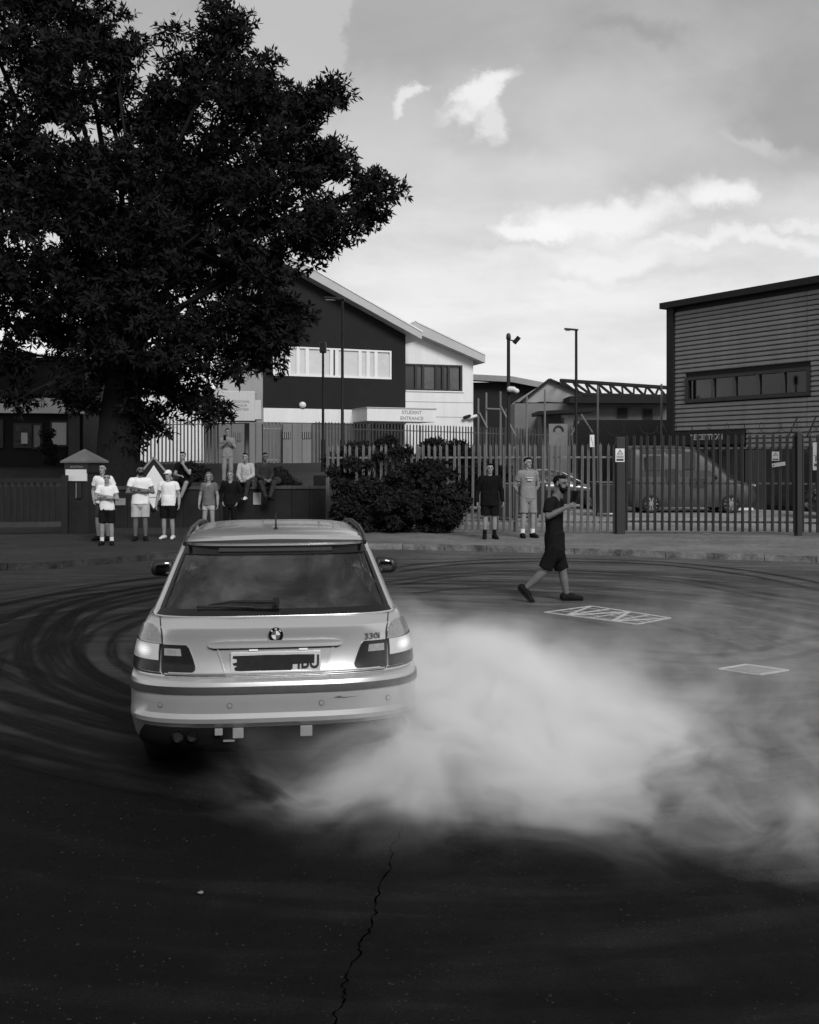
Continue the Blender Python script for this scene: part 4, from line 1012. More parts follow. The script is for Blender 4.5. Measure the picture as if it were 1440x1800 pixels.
# ------------------------------------------------------------------ cars
def superq(th, n): return math.sin(th)**(2/n), 1-math.cos(th)**(2/n) if th < math.pi/2-1e-6 else 1.0
class Shell:
    def __init__(s, levels, Rr=.5, nr=3.2, Rf=.9, nf=2.6, te=None, nside=20):
        s.lv = levels; s.Rr, s.nr, s.Rf, s.nf = Rr, nr, Rf, nf
        te = te or 1.0
        s.th = list(np.linspace(0, te, 10)) + list(np.linspace(te, math.pi/2, 6))[1:]
        s.tf = list(np.linspace(math.pi/2, te, 5))[1:] + list(np.linspace(te, 0, 8))[1:]
        s.ns = nside
    def at(s, z):
        L = s.lv
        if z <= L[0][0]: return L[0][1:]
        for a, b in zip(L, L[1:]):
            if z <= b[0]:
                f = (z-a[0])/(b[0]-a[0]+1e-9); return tuple(a[i]+(b[i]-a[i])*f for i in (1,2,3))
        return L[-1][1:]
    def half(s, z, lvl=None):
        w_, y0, y1 = lvl or s.at(z); Rr = min(s.Rr, (y1-y0)*.45); Rf = min(s.Rf, (y1-y0)*.45); out = []
        for t in s.th: a, b = superq(t, s.nr); out.append((w_*a, y0+Rr*b))
        for k in range(1, s.ns): out.append((w_, y0+Rr+(y1-Rf-y0-Rr)*k/s.ns))
        out.append((w_, y1-Rf))
        for t in s.tf: a, b = superq(t, s.nf); out.append((w_*a, y1-Rf*b))
        return out
    def rear(s, th, z, off=0):
        w_, y0, y1 = s.at(z); sg = 1 if th >= 0 else -1; a, b = superq(min(abs(th), math.pi/2-1e-4), s.nr)
        p = Vector((sg*w_*a, y0+s.Rr*b, z))
        if off:
            def q(t, zz_):
                w2, y2, _ = s.at(zz_); a2, b2 = superq(min(abs(t), math.pi/2-1e-4), s.nr); return Vector(((1 if t >= 0 else -1)*w2*a2, y2+s.Rr*b2, zz_))
            e = .02; tx = q(min(th+e, 1.57), z)-q(max(th-e, -1.57), z); tz = q(th, z+.015)-q(th, z-.015)
            n = tx.cross(tz).normalized()
            if n.y > 0 and abs(th) < 1.2: n = -n
            if n.x*sg < 0 and abs(th) >= 1.2: n = -n
            p += n*off
        return p
    def TX(s, x, z):
        w_ = s.at(z)[0]; return math.copysign(math.asin(min(1, (abs(x)/w_))**(s.nr/2)), x)
    def patch(s, rows, nx, off, depth=.012, th=False, nz=None):
        """rows (z, xl, xr): skin piece following the tail, with side walls"""
        if nz:
            rr = []; zs = np.linspace(rows[0][0], rows[-1][0], nz)
            for z in zs:
                for a, b in zip(rows, rows[1:]):
                    if min(a[0],b[0])-1e-9 <= z <= max(a[0],b[0])+1e-9:
                        f = (z-a[0])/(b[0]-a[0]+1e-12); rr.append((z, a[1]+(b[1]-a[1])*f, a[2]+(b[2]-a[2])*f)); break
            rows = rr
        mb = MB(); vs = []; n = nx+1
        for o_ in (off, off-depth):
            for z, a, b in rows:
                if not th: a, b = s.TX(a, z), s.TX(b, z)
                for k in range(n): vs.append(s.rear(a+(b-a)*k/nx, z, o_))
        m = len(rows); N = n*m; fs = []
        for j in range(m-1):
            for i in range(nx):
                q = j*n+i; fs.append((q, q+1, q+n+1, q+n)); fs.append((N+q, N+q+n, N+q+n+1, N+q+1))
        rim = [i for i in range(n)] + [j*n+n-1 for j in range(1, m)] + [(m-1)*n+i for i in range(n-2, -1, -1)] + [j*n for j in range(m-2, 0, -1)]
        for a, b in zip(rim, rim[1:]+rim[:1]): fs.append((a, N+a, N+b, b))
        return mb.add(vs, fs)
    def solid(s):
        mb = MB(); rings = []
        for L in s.lv:
            h = s.half(L[0], L[1:]); ring = [(x, y, L[0]) for x, y in h] + [(-x, y, L[0]) for x, y in reversed(h[1:-1])]; rings.append(ring)
        n = len(rings[0]); vs = [p for r_ in rings for p in r_]; fs = []
        for j in range(len(rings)-1):
            for i in range(n): fs.append((j*n+i, j*n+(i+1)%n, (j+1)*n+(i+1)%n, (j+1)*n+i))
        fs.append(tuple(reversed(range(n)))); fs.append(tuple(range((len(rings)-1)*n, len(rings)*n)))
        return mb.add(vs, fs)

def wheel(parent, x, y, r_=.315, wd=.21, sg=1):
    tyreM = mat('tyre_rubber', .012, .8, var=.3); rimM = mat('alloy_wheel', .35, .35, metal=.7, var=.1)
    mb = MB(); prof = [(-wd/2+.02, r_-.09), (-wd/2, r_-.06), (-wd/2+.01, r_-.02), (-wd/2+.035, r_), (wd/2-.035, r_), (wd/2-.01, r_-.02), (wd/2, r_-.06), (wd/2-.02, r_-.09)]
    n = 36; vs = []; fs = []
    for dx_, rr in prof:
        for k in range(n): a = 2*math.pi*k/n; vs.append((x+dx_, y+rr*math.cos(a), r_+rr*math.sin(a)))
    for j in range(len(prof)-1):
        for k in range(n): fs.append((j*n+k, j*n+(k+1)%n, (j+1)*n+(k+1)%n, (j+1)*n+k))
    fs += [((len(prof)-1)*n+k, (len(prof)-1)*n+(k+1)%n, (k+1)%n, k) for k in range(n)]
    mb.add(vs, fs); wh = mb.build('wheel', tyreM, parent, smooth=40)
    mb = MB(); xo = x+sg*(wd/2-.03); mb.tube([(xo-sg*.12, y, r_), (xo-sg*.1, y, r_)], r_-.08, 24); 
    for k in range(10):
        a = 2*math.pi*k/10; mb.bar((xo, y+.03*math.cos(a), r_+.03*math.sin(a)), (xo-sg*.01, y+(r_-.085)*math.cos(a), r_+(r_-.085)*math.sin(a)), .035, .03, up=(1,0,0))
    mb.tube([(xo-sg*.05, y, r_), (xo+sg*.012, y, r_)], .06, 16); mb.build('rim', rimM, wh, smooth=40)
    return wh

def paint(name, v, metal=.55, rough=.25):
    m = bpy.data.materials.new(name); m.use_nodes = True; t = NT(m.node_tree); p = t.n['Principled BSDF']
    co = t.new('ShaderNodeTexCoord').outputs['Object']
    d = t.noise(co, 3, 5, .6); z = t.xyz(co)[2]
    dirt = t.m('MULTIPLY', t.mr(z, .75, .25, 0, 1), t.mr(d, .35, .7, .2, 1))
    val = t.mix(dirt, t.mr(t.noise(co, 600, 1), .3, .7, v*.94, v*1.04), v*.45)
    t.set(p.inputs['Base Color'], t.comb(val, val, val)); p.inputs['Metallic'].default_value = metal
    t.set(p.inputs['Roughness'], t.mix(dirt, rough, .6)); p.inputs['Coat Weight'].default_value = .35; p.inputs['Coat Roughness'].default_value = .06
    return m

def lit_lens():
    m = bpy.data.materials.new('lit_lens'); m.use_nodes = True; t = NT(m.node_tree); p = t.n['Principled BSDF']
    co = t.new('ShaderNodeTexCoord').outputs['Object']; z = t.xyz(co)[2]; x = t.xyz(co)[0]
    rib = t.m('ABSOLUTE', t.m('SINE', t.m('MULTIPLY', z, 260.0)))
    hot = t.mr(t.vm('DISTANCE', t.vm('MULTIPLY', t.comb(t.m('ABSOLUTE', x), 0, z), (1, 1, 1.3)), (.755, 0, .815*1.3)), .0, .062, 1, 0, True)
    e = t.m('ADD', .05, t.m('MULTIPLY', hot, t.mr(rib, 0, 1, .55, 1.0)))
    p.inputs['Base Color'].default_value = (.45, .45, .45, 1); p.inputs['Roughness'].default_value = .15
    p.inputs['Emission Color'].default_value = (1, 1, 1, 1); t.set(p.inputs['Emission Strength'], t.m('MULTIPLY', e, .7)); return m
def hero_car():
    car = thing('estate_car', 'silver estate car seen from behind with smoke pouring from its rear wheel', 'car', (-.745, 5.55, 0), R(7.65))
    PM = paint('silver_paint', .54); BK = M['black']; gl = glassmat('car_glass', .78, haze=.16)
    TH = 1.098
    body = Shell([(.20,.79,.32,4.20),(.28,.83,.10,4.36),(.34,.85,.05,4.41),(.42,.864,.022,4.44),(.445,.868,-.006,4.45),(.47,.869,-.010,4.455),(.495,.868,.010,4.46),(.55,.868,.012,4.47),(.598,.869,.012,4.475),
        (.635,.869,.020,4.47),(.662,.868,.030,4.46),(.674,.864,.050,4.45),(.682,.861,.092,4.44),(.70,.860,.098,4.41),(.74,.858,.112,4.30),(.80,.852,.124,4.05),(.86,.838,.134,3.80),(.90,.822,.134,3.62),(.935,.806,.130,3.46),(.948,.800,.132,3.40),
        (.958,.796,.145,3.36),(.985,.778,.190,3.28),(1.0,.765,.218,3.24)], Rr=.50, nr=3.2, Rf=.85, nf=2.5, te=TH)
    me = body.solid().mesh('b'); o = bpy.data.objects.new('tmpb', me); C.objects.link(o); cut = []
    for yy in (.985, 3.70):
        for sg in (-1, 1):
            mb = MB(); mb.tube([(sg*.60, yy, .335), (sg*1.1, yy, .335)], .365, 40); c = mb.build('cut', None); cut.append(c)
            md = o.modifiers.new('b', 'BOOLEAN'); md.operation = 'DIFFERENCE'; md.object = c; md.solver = 'EXACT'
    bm_ = bake_obj(o, 'body_shell'); bpy.data.objects.remove(o)
    for c in cut: bpy.data.objects.remove(c)
    put('body_shell', bm_, PM, car, smooth=28)
    for yy in (.985, 3.70):
        for sg in (-1, 1): wheel(car, sg*.765, yy, sg=sg)
    mb = MB(); mb.box(-.70, .70, .45, 4.0, .19, .30); mb.build('underbody', mat('insert_black', .012, .7, spec=.1), car)
    # greenhouse
    gh = Shell([(1.0,.762,.215,3.24),(1.02,.748,.245,3.16),(1.08,.722,.315,3.03),(1.16,.688,.405,2.86),(1.24,.655,.500,2.70),(1.305,.627,.585,2.56),(1.335,.612,.615,2.49),(1.36,.592,.650,2.42),(1.383,.555,.74,2.32),(1.398,.47,.90,2.2),(1.406,.36,1.08,2.05),(1.410,.22,1.25,1.9)], Rr=.36, nr=3.2, Rf=.40, nf=2.8, te=TH, nside=24)
    rings = []
    for L in gh.lv: rings.append([(x, y, L[0]) for x, y in gh.half(L[0], L[1:])])
    n = len(rings[0]); nr_ = len(gh.th); gr = []; glass = {'rear_window': [], 'side_window': [], 'windscreen': []}
    def is_glass(j, i):
        if not (1 <= j <= 4): return None
        if i < 9: return 'rear_window'
        s_i = i-(nr_-1)
        if 0 <= s_i < 24:
            if s_i in (0, 7, 15, 23): return None
            return 'side_window'
        if s_i >= 24+4: return 'windscreen'
        return None
    shell = MB(); vs = []
    for sg in (1, -1):
        vs += [(sg*x, y, z) for r_ in rings for x, y, z in r_]
    N = n*len(rings); fs = []; gf = {}
    for si in (0, 1):
        for j in range(len(rings)-1):
            for i in range(n-1):
                q = si*N+j*n+i; f = (q, q+1, q+n+1, q+n)
                if si: f = tuple(reversed(f))
                g = is_glass(j, i)
                if g is None: fs.append(f)
                else:
                    if g == 'side_window': key = (g, si, [1,2,3][(0 if (i-(nr_-1)) < 7 else 1 if (i-(nr_-1)) < 15 else 2)])
                    else: key = (g, 0, 0)
                    gf.setdefault(key, []).append(f)
    T = (len(rings)-1)*n
    fs.append(tuple(T+i for i in range(n)) + tuple(N+T+i for i in range(n-2, 0, -1)))
    def clean(vs, fs, name, m, par, sol=0, ins=0):
        bm = bmesh.new(); bv = [bm.verts.new(v) for v in vs]
        for f in fs:
            try: bm.faces.new([bv[i] for i in f])
            except ValueError: pass
        bmesh.ops.delete(bm, geom=[v for v in bm.verts if not v.link_faces], context='VERTS')
        bmesh.ops.remove_doubles(bm, verts=bm.verts, dist=.0004)
        if ins:
            bm.normal_update()
            for v in bm.verts: v.co -= v.normal*ins
        me = bpy.data.meshes.new(name); bm.to_mesh(me); bm.free(); ob = put(name, me, m, par, smooth=30)
        if sol: md = ob.modifiers.new('s', 'SOLIDIFY'); md.thickness = sol; md.offset = -1
        return ob
    clean(vs, fs, 'cabin_shell', PM, car, sol=.018)
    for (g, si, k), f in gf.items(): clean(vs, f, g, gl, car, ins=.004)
    # interior
    mb = MB(); mb.box(-.66, .66, .50, 3.05, .985, 1.004); mb.build('interior_deck', BK, car)
    mb = MB(); mb.box(-.66, .66, 2.85, 3.1, 1.004, 1.06); mb.build('dashboard', BK, car)
    seat = mat('seat_fabric', .10, .9, var=.2)
    for x in (-.36, 0, .36):
        mb = MB(); mb.box(x-.13, x+.13, 1.30, 1.38, 1.05, 1.20); mb.build('headrest', seat, car, bevel=.03)
    mb = MB(); mb.box(-.60, .60, 1.30, 1.42, 1.0045, 1.06); mb.build('rear_seat_back', seat, car, bevel=.02)
    for x in (-.36, .36):
        mb = MB(); mb.box(x-.24, x+.24, 2.02, 2.14, 1.0046, 1.14); mb.build('front_seat_back', seat, car, bevel=.04)
        mb = MB(); mb.box(x-.13, x+.13, 2.04, 2.12, 1.15, 1.29); mb.build('headrest', seat, car, bevel=.03)
    # tail details
    def pt(name, rows, nx, off, m, par=car, depth=.012, nz=None, th=False, sm=40):
        return body.patch(rows, nx, off, depth, th, nz).build(name, m, par, smooth=sm)
    # black frit round the rear glass
    def gpatch(name, rows, nx, off, m, par=car, depth=.006, nz=None): return gh.patch(rows, nx, off, depth, True, nz).build(name, m, par, smooth=40)
    gpatch('window_surround', [(1.004,-1.12,1.12),(1.035,-1.10,1.10)], 24, .004, M['gloss'])
    gpatch('window_surround', [(1.29,-1.10,1.10),(1.333,-1.12,1.12)], 24, .004, M['gloss'], nz=3)
    for sg in (-1, 1): gpatch('window_surround', [(1.034, sg*1.12 if sg < 0 else 1.02, sg*1.12 if sg > 0 else -1.02), (1.292, sg*1.12 if sg < 0 else 1.02, sg*1.12 if sg > 0 else -1.02)], 3, .0035, M['gloss'], nz=6)
    # spoiler lip
    sp = MB(); rows = []; N_ = 28
    for k in range(N_+1):
        t = -1.16+2.32*k/N_; a = gh.rear(t, 1.345, .002); b = gh.rear(t, 1.372, 0); e = gh.rear(t, 1.333, .055-.03*abs(t)/1.16); u = gh.rear(t, 1.352, .05-.03*abs(t)/1.16); rows.append((a-Vector((0,0,.012)), e, u, b+Vector((0,0.03,.002))))
    sp.add([p for r_ in rows for p in r_], [(i*4+j, (i+1)*4+j, (i+1)*4+(j+1)%4, i*4+(j+1)%4) for i in range(N_) for j in range(4)] + [(3,2,1,0), (N_*4, N_*4+1, N_*4+2, N_*4+3)])
    sp.build('roof_spoiler', PM, car, smooth=35)
    gpatch('high_brake_light', [(1.300,-.42,.42),(1.318,-.42,.42)], 10, .012, mat('dark_lens', .03, .2), depth=.01)
    # wiper
    w0 = gh.rear(0, 1.045, .035); mb = MB(); mb.tube([w0-Vector((0,-.04,0)), w0], .022, 16); mb.box(w0.x-.018, w0.x+.018, w0.y-.008, w0.y+.02, w0.z-.016, w0.z+.022); wp = mb.build('rear_wiper', BK, car, smooth=40)
    mb = MB(); mb.tube([w0, gh.rear(-.2, 1.052, .03), gh.rear(-.38, 1.045, .018)], [.012, .009, .006], 6); mb.build('wiper_arm', BK, wp, smooth=60)
    mb = MB(); mb.tube([gh.rear(-.06, 1.035, .016), gh.rear(-.25, 1.042, .016), gh.rear(-.50, 1.04, .016)], .007, 6); mb.build('wiper_blade', BK, wp, smooth=60)
    # roundel
    c = body.rear(0, .908, .006)
    rt = thing('badge', None, None, (0,0,0)); bpy.data.objects.remove(rt)
    mb = MB(); mb.tube([c+Vector((0,.01,0)), c-Vector((0,.004,0))], .043, 36); bd = mb.build('badge', M['gloss'], car, smooth=40)
    mb = MB(); ringp = [c+Vector((.0425*math.cos(a), -.005, .0425*math.sin(a))) for a in np.linspace(0, 2*math.pi, 33)]; mb.tube(ringp, .0022, 6); mb.tube([c+Vector((.026*math.cos(a), -.006, .026*math.sin(a))) for a in np.linspace(0, 2*math.pi, 33)], .0016, 6); mb.build('badge_ring', mat('chrome', .7, .1, metal=1, var=.05), bd, smooth=60)
    for k in range(4):
        ang = np.linspace(k*math.pi/2, (k+1)*math.pi/2, 9); mb = MB(); y = -.0062
        mb.add([c+Vector((0,y,0))]+[c+Vector((.0255*math.cos(a), y, .0255*math.sin(a))) for a in ang], [(0,i+1,i+2) for i in range(8)])
        mb.build('badge_quadrant', [mat('badge_blue', .12, .3), mat('badge_white', .75, .3)][(k+1)%2], bd)
    for ch, a in (('B', 135), ('M', 90), ('W', 45)):
        a_ = R(a); text('badge_letter', ch, .016, mat('badge_white', .75, .3), Matrix.Translation(c+Vector((.034*math.cos(a_), -.0048, .034*math.sin(a_)))) @ FACE @ Matrix.Rotation(a_-math.pi/2, 4, 'Z'), bd, ext=.0006, bold=.0004)
    c2 = body.rear(body.TX(.575, .878), .878, .004); c3 = body.rear(body.TX(.63, .878), .878, .004); sl = math.atan2(c3.y-c2.y, c3.x-c2.x)
    text('model_badge', '330i', .048, mat('badge_grey', .10, .4), Matrix.Translation(c2) @ Matrix.Rotation(sl*.85, 4, 'Z') @ FACE, car, ext=.002, bold=.0012, wscale=1.25)
    # chrome/boot handle strip
    pt('boot_handle_strip', [(.836,-.36,.36),(.842,-.385,.385),(.858,-.392,.392),(.872,-.37,.37),(.879,-.28,.28)], 24, .022, PM, depth=.03, nz=8)
    pt('handle_shadow_gap', [(.826,-.36,.36),(.836,-.38,.38)], 16, .004, BK, depth=.004)
    # plate recess + plate
    pt('plate_recess', [(.690,-.275,.275),(.70,-.295,.295),(.83,-.335,.335)], 16, .002, paint('silver_paint_recess', .50), depth=.003, nz=6)
    for sg in (-1, 1): pt('recess_edge', [(.695, sg*.292-.004, sg*.292+.004), (.832, sg*.338-.004, sg*.338+.004)], 1, .007, PM, depth=.006, nz=5)
    pt('recess_edge', [(.686,-.29,.29),(.693,-.29,.29)], 12, .008, PM, depth=.006)
    y_ = body.rear(0, .76, .012).y
    mb = MB(); mb.box(-.262, .262, y_-.004, y_+.016, .703, .818); pl = mb.build('number_plate', mat('plate_white', .55, .4, var=.06), car, bevel=.004)
    rnd = random.Random(2); pp = [(-.236,.716),(-.21,.713),(.088,.711),(.10,.738),(.092,.744),(.225,.748),(.226,.798),(.10,.800),(.05,.799),(-.05,.801),(-.16,.799),(-.247,.799),(-.25,.785),(-.225,.78),(-.226,.762),(-.25,.757),(-.244,.745),(-.224,.742),(-.24,.73)]
    mb = MB(); mb.add([(x, y_-.0065, z) for x, z in pp], [tuple(range(len(pp)))]); mb.build('plate_redaction', mat('redaction_black', .012, .5), pl)  # flat black shape added to blank out the plate characters
    text('plate_letters', 'HBU', .106, M['signb'], Matrix.Translation((.168, y_-.005, .752)) @ FACE, pl, ext=.0012, bold=.003, wscale=.83)
    for x in (-.13, .16):
        mb = MB(); mb.box(x-.025, x+.025, y_-.008, y_+.01, .825, .831); mb.build('plate_lamp', mat('plate_lamp_lens', .6, .3, emit=.35), pl)
    # lamps
    lensd = mat('smoked_red_lens', .012, .2, var=.3, scale=30, coat=.1, spec=.3); lensl = mat('clear_lens', .28, .15, var=.3, scale=40, coat=.5)
    lit = lit_lens(); amb = mat('indicator_lens', .22, .2, var=.3, scale=50, coat=.5)
    for sg in (-1, 1):
        def rows(r_): return [(z, min(sg*a, sg*b), max(sg*a, sg*b)) for z, a, b in r_]
        # inner section on the tailgate
        inn = pt('tail_lamp_inner', rows([(.700,.49,.655),(.708,.47,.655),(.73,.462,.655),(.78,.478,.655),(.84,.505,.655),(.853,.52,.655)]), 8, .008, lensd, nz=10, depth=.02)
        pt('lamp_strip', rows([(.793,.545,.645),(.832,.552,.645)]), 5, .0105, lensl, inn, .004, nz=3)
        def throws(r_): return [(z, min(sg*a, sg*b), max(sg*a, sg*b)) for z, a, b in r_]
        TB = lambda x, z: body.TX(x, z)
        out = body.patch(throws([(.702, TB(.675,.70), 1.50), (.715, TB(.673,.71), 1.53), (.78, TB(.672,.78), 1.54), (.855, TB(.670,.85), 1.53)]), 12, .010, .02, True, 8).build('tail_lamp_outer', lensd, car, smooth=40)
        body.patch(throws([(.765, TB(.678,.77), 1.32), (.852, TB(.676,.85), 1.32)]), 8, .0135, .004, True, 6).build('lit_section', lit, out, smooth=40)
        body.patch(throws([(.862, TB(.668,.86), 1.52), (.90, TB(.672,.90), 1.48), (.94, TB(.70,.94), 1.38), (.952, TB(.725,.95), 1.30)]), 8, .009, .02, True, 8).build('indicator_lamp', amb, out, smooth=40)
        body.patch(throws([(.690, TB(.665,.69), 1.52), (.699, TB(.665,.70), 1.52)]), 8, .006, .006, True, 2).build('lamp_gasket', BK, out, smooth=40)
        # shut line down the tailgate side
        pt('panel_gap', rows([(.690,.648,.656),(.70,.657,.665),(.855,.660,.668),(.90,.662,.669),(.95,.672,.679),(.995,.69,.697)]), 1, .0025, M['framedark'], nz=16, depth=.003)
    # tailgate lower edge and bumper strip
    pt('panel_gap', [(.684,-.64,.64),(.690,-.65,.65)], 20, .003, M['framedark'], depth=.003)
    pt('tailgate_lip', [(.694,-.62,.62),(.704,-.62,.62)], 20, .010, PM, depth=.01)
    body.patch([(.602,-1.56,1.56),(.606,-1.56,1.56),(.634,-1.56,1.56),(.640,-1.56,1.56)], 40, .010, .012, True).build('bumper_strip', mat('bumper_strip_black', .02, .55, var=.2), car, smooth=50)
    for x in (-.263, .263, -.66, .66):
        c4 = body.rear(body.TX(x, .54), .54, .003); mb = MB(); nn = (body.rear(body.TX(x, .54), .54, .02)-body.rear(body.TX(x, .54), .54, .0)).normalized(); mb.tube([c4-nn*.004, c4+nn*.001], .0125, 18); mb.build('parking_sensor', PM, car, smooth=30)
        mb = MB(); o1 = nn.orthogonal().normalized(); o2 = nn.cross(o1); mb.tube([c4+(o1*math.cos(a)+o2*math.sin(a))*.014 for a in np.linspace(0, 2*math.pi, 19)], .0012, 4); mb.build('sensor_ring', M['framedark'], car)
    # scuff
    pt('scuff_mark', [(.560,.40,.402),(.562,.34,.41),(.566,.33,.50)], 8, .0012, mat('scuff', .10, .8), depth=.001)
    pt('scuff_mark', [(.566,.36,.362),(.570,.34,.39),(.573,.36,.37)], 6, .0012, MATS['scuff'], depth=.001)
    # black lower insert
    body.patch([(.2005,-1.30,1.30),(.30,-1.22,1.22),(.37,-1.06,1.06),(.418,-.94,.94)], 30, .006, .02, True, 6).build('lower_insert', mat('insert_black', .012, .7), car, smooth=40)
    for x, z, w2, h2 in ((-.325,.395,.045,.038), (-.215,.385,.062,.058), (.175,.385,.070,.060)):
        yq = body.rear(0, z, .01).y; mb = MB(); mb.box(x-w2/2, x+w2/2, yq-.012, yq+.02, z-h2/2, z+h2/2); mb.build('lower_reflector', mat('pale_reflector', .24, .6, spec=.2), car, bevel=.004)
    mb = MB(); yq = body.rear(0, .34, .01).y; mb.box(-.30, -.235, yq-.01, yq+.02, .335, .342); mb.build('insert_edge', mat('pale_reflector', .24, .6, spec=.2), car)
    for x in (-.555, -.475):
        mb = MB(); prof = [(.20, .036), (.045, .036), (.04, .034), (.05, .030), (.20, .030)]; vs2 = []; n2 = 20
        for yy, rr in prof:
            for k in range(n2): a = 2*math.pi*k/n2; vs2.append((x+rr*math.cos(a), yy, .372+rr*math.sin(a)))
        mb.add(vs2, [(j*n2+k, j*n2+(k+1)%n2, (j+1)*n2+(k+1)%n2, (j+1)*n2+k) for j in range(4) for k in range(n2)]); mb.build('exhaust_tip', mat('exhaust_steel', .07, .35, metal=.9), car, smooth=40)
        mb = MB(); mb.tube([(x,.065,.372),(x,.08,.372)], .031, 16); mb.build('exhaust_bore', M['framedark'], car)
    # mirrors
    for sg in (-1, 1):
        mb = MB(); mb.cap((sg*.87,2.56,1.043), (sg*.985,2.56,1.043), .072, .062, side=(0,0,1), flat=.62); mi = mb.build('door_mirror', BK, car, smooth=60)
        mb = MB(); mb.cap((sg*.875,2.518,1.043), (sg*.972,2.518,1.043), .052, .044, side=(0,0,1), flat=.15); mb.build('mirror_glass', mat('mirror_glass', .12, .06, metal=1, var=0), mi, smooth=60)
        mb = MB(); mb.bar((sg*.74, 2.58, 1.0), (sg*.84, 2.56, 1.03), .05, .04); mb.build('mirror_arm', BK, mi)
        # door handles, roof rails
        for yy in (1.35, 2.25):
            mb = MB(); mb.box(sg*.845-.02, sg*.845+.02, yy-.09, yy+.09, .865, .89); mb.build('door_handle', PM, car, bevel=.008)
        pts = [(sg*.575,.68,1.345),(sg*.578,.80,1.378),(sg*.58,1.2,1.402),(sg*.575,1.8,1.408),(sg*.565,2.2,1.392),(sg*.555,2.40,1.365)]
        mb = MB(); mb.tube(pts, .014, 8); mb.build('roof_rail', mat('rail_dark', .02, .4), car, smooth=60)
        for yy in (.78, 1.55, 2.3):
            mb = MB(); mb.bar((sg*.570, yy-.02, 1.345), (sg*.574, yy, 1.392 if yy > 1 else 1.370), .028, .03); mb.build('rail_foot', MATS['rail_dark'], car)
        for yy in (1.62, 2.62):
            mb = MB(); w1 = .868
            vs3 = []
            for z in np.linspace(.33, .985, 12):
                w9 = body.at(z)[0]; vs3 += [(sg*(w9+.0015), yy-.003+.10*(z-.6)*(yy < 2), z), (sg*(w9+.0015), yy+.003+.10*(z-.6)*(yy < 2), z)]
            mb.add(vs3, [(2*i, 2*i+1, 2*i+3, 2*i+2) for i in range(11)]); mb.build('panel_gap', M['framedark'], car)
        mb = MB(); mb.ell((sg*.56, 4.24, .655), (.17, .14, .06)); mb.build('headlight', lensl, car, smooth=180)
    # antenna
    mb = MB(); mb.tube([(0,1.00,1.398),(0,.98,1.42),(0,.93,1.50)], [.018, .007, .004], 8); mb.ell((0,1.0,1.398), (.02,.035,.014)); mb.build('antenna', BK, car, smooth=60)
    # front grille so the nose is complete
    for sg in (-1, 1):
        mb = MB(); mb.box(sg*.10-.07, sg*.10+.07, 4.39, 4.47, .62, .74); mb.build('grille', BK, car, bevel=.02)
    # greenhouse stands a little taller than the first drawing; whole body a little narrower
    seen = set()
    for o in list(car.children_recursive):
        if o.type != 'MESH' or o.data.name in seen: continue
        seen.add(o.data.name)
        for v_ in o.data.vertices:
            z_ = v_.co.z
            if z_ > 1.03 and 'mirror' not in o.name: v_.co.z = 1.03+(z_-1.03)*1.13
            if 'wheel' not in o.name and 'rim' not in o.name: v_.co.x *= .968
            else: v_.co.x *= .955
    return car
CAR = hero_car()

def lite_car(label, loc, rz, m, levels_body, levels_top, wheels, group=None, name='parked_car', cat='car', extra=None):
    car = thing(name, label, cat, loc, rz, group)
    b = Shell(levels_body, Rr=.45, nr=3.0, Rf=.6, nf=2.6, nside=6); b.solid().build('body', m, car, smooth=40)
    g = Shell(levels_top, Rr=.35, nr=3.0, Rf=.4, nf=2.8, nside=6); gm = sheet('car_window_glass', .02, .1); g.solid().build('cabin', m, car, smooth=40)
    zl, zh = levels_top[0][0]+.06, levels_top[-3][0]-.02
    g.patch([(zl,-1.0,1.0),(zh,-1.0,1.0)], 10, .006, .01, True, 4).build('rear_window', gm, car, smooth=40)
    for sg in (-1, 1):
        w0, y0, y1 = g.at(zl); w1, y2, y3 = g.at(zh); mb = MB()
        for f0, f1 in ((.06,.48),(.52,.94)):
            A0 = y0+.4; A1 = y1-.45; B0 = y2+.4; B1 = y3-.45
            q = [(sg*(w0+.006), A0+(A1-A0)*f0, zl), (sg*(w0+.006), A0+(A1-A0)*f1, zl), (sg*(w1+.006), B0+(B1-B0)*f1, zh), (sg*(w1+.006), B0+(B1-B0)*f0, zh)]
            q += [(x-sg*.02, y, z) for x, y, z in q]
            mb = MB().add(q, [(0,1,2,3),(7,6,5,4),(0,4,5,1),(1,5,6,2),(2,6,7,3),(3,7,4,0)]); mb.build('side_window', gm, car)
    w0, y0, y1 = g.at(zl); w1, y2, y3 = g.at(zh)
    q = [(-w0*.8, y1+.004, zl), (w0*.8, y1+.004, zl), (w1*.8, y3+.004, zh), (-w1*.8, y3+.004, zh)]; q += [(x, y-.03, z) for x, y, z in q]
    MB().add(q, [(0,1,2,3),(7,6,5,4),(0,4,5,1),(1,5,6,2),(2,6,7,3),(3,7,4,0)]).build('windscreen', gm, car)
    for yy in wheels:
        for sg in (-1, 1): wheel(car, sg*(levels_body[2][1]-.07), yy, sg=sg)
    L = levels_body[2][3]
    for sg in (-1, 1):
        mb = MB(); mb.ell((sg*.55, L-.12, levels_body[-2][0]-.12), (.14,.10,.07)); mb.build('headlight', mat('clear_lens', .28, .15), car, smooth=180)
        mb = MB(); mb.ell((sg*.6, .12, levels_body[-2][0]-.1), (.12,.06,.10)); mb.build('tail_light', mat('smoked_red_lens', .035, .15), car, smooth=180)
        mb = MB(); mb.ell((sg*(levels_body[2][1]+.07), L*.66, levels_body[-1][0]+.04), (.09,.06,.07)); mb.build('door_mirror', M['black'], car, smooth=180)
    if extra: extra(car)
    return car
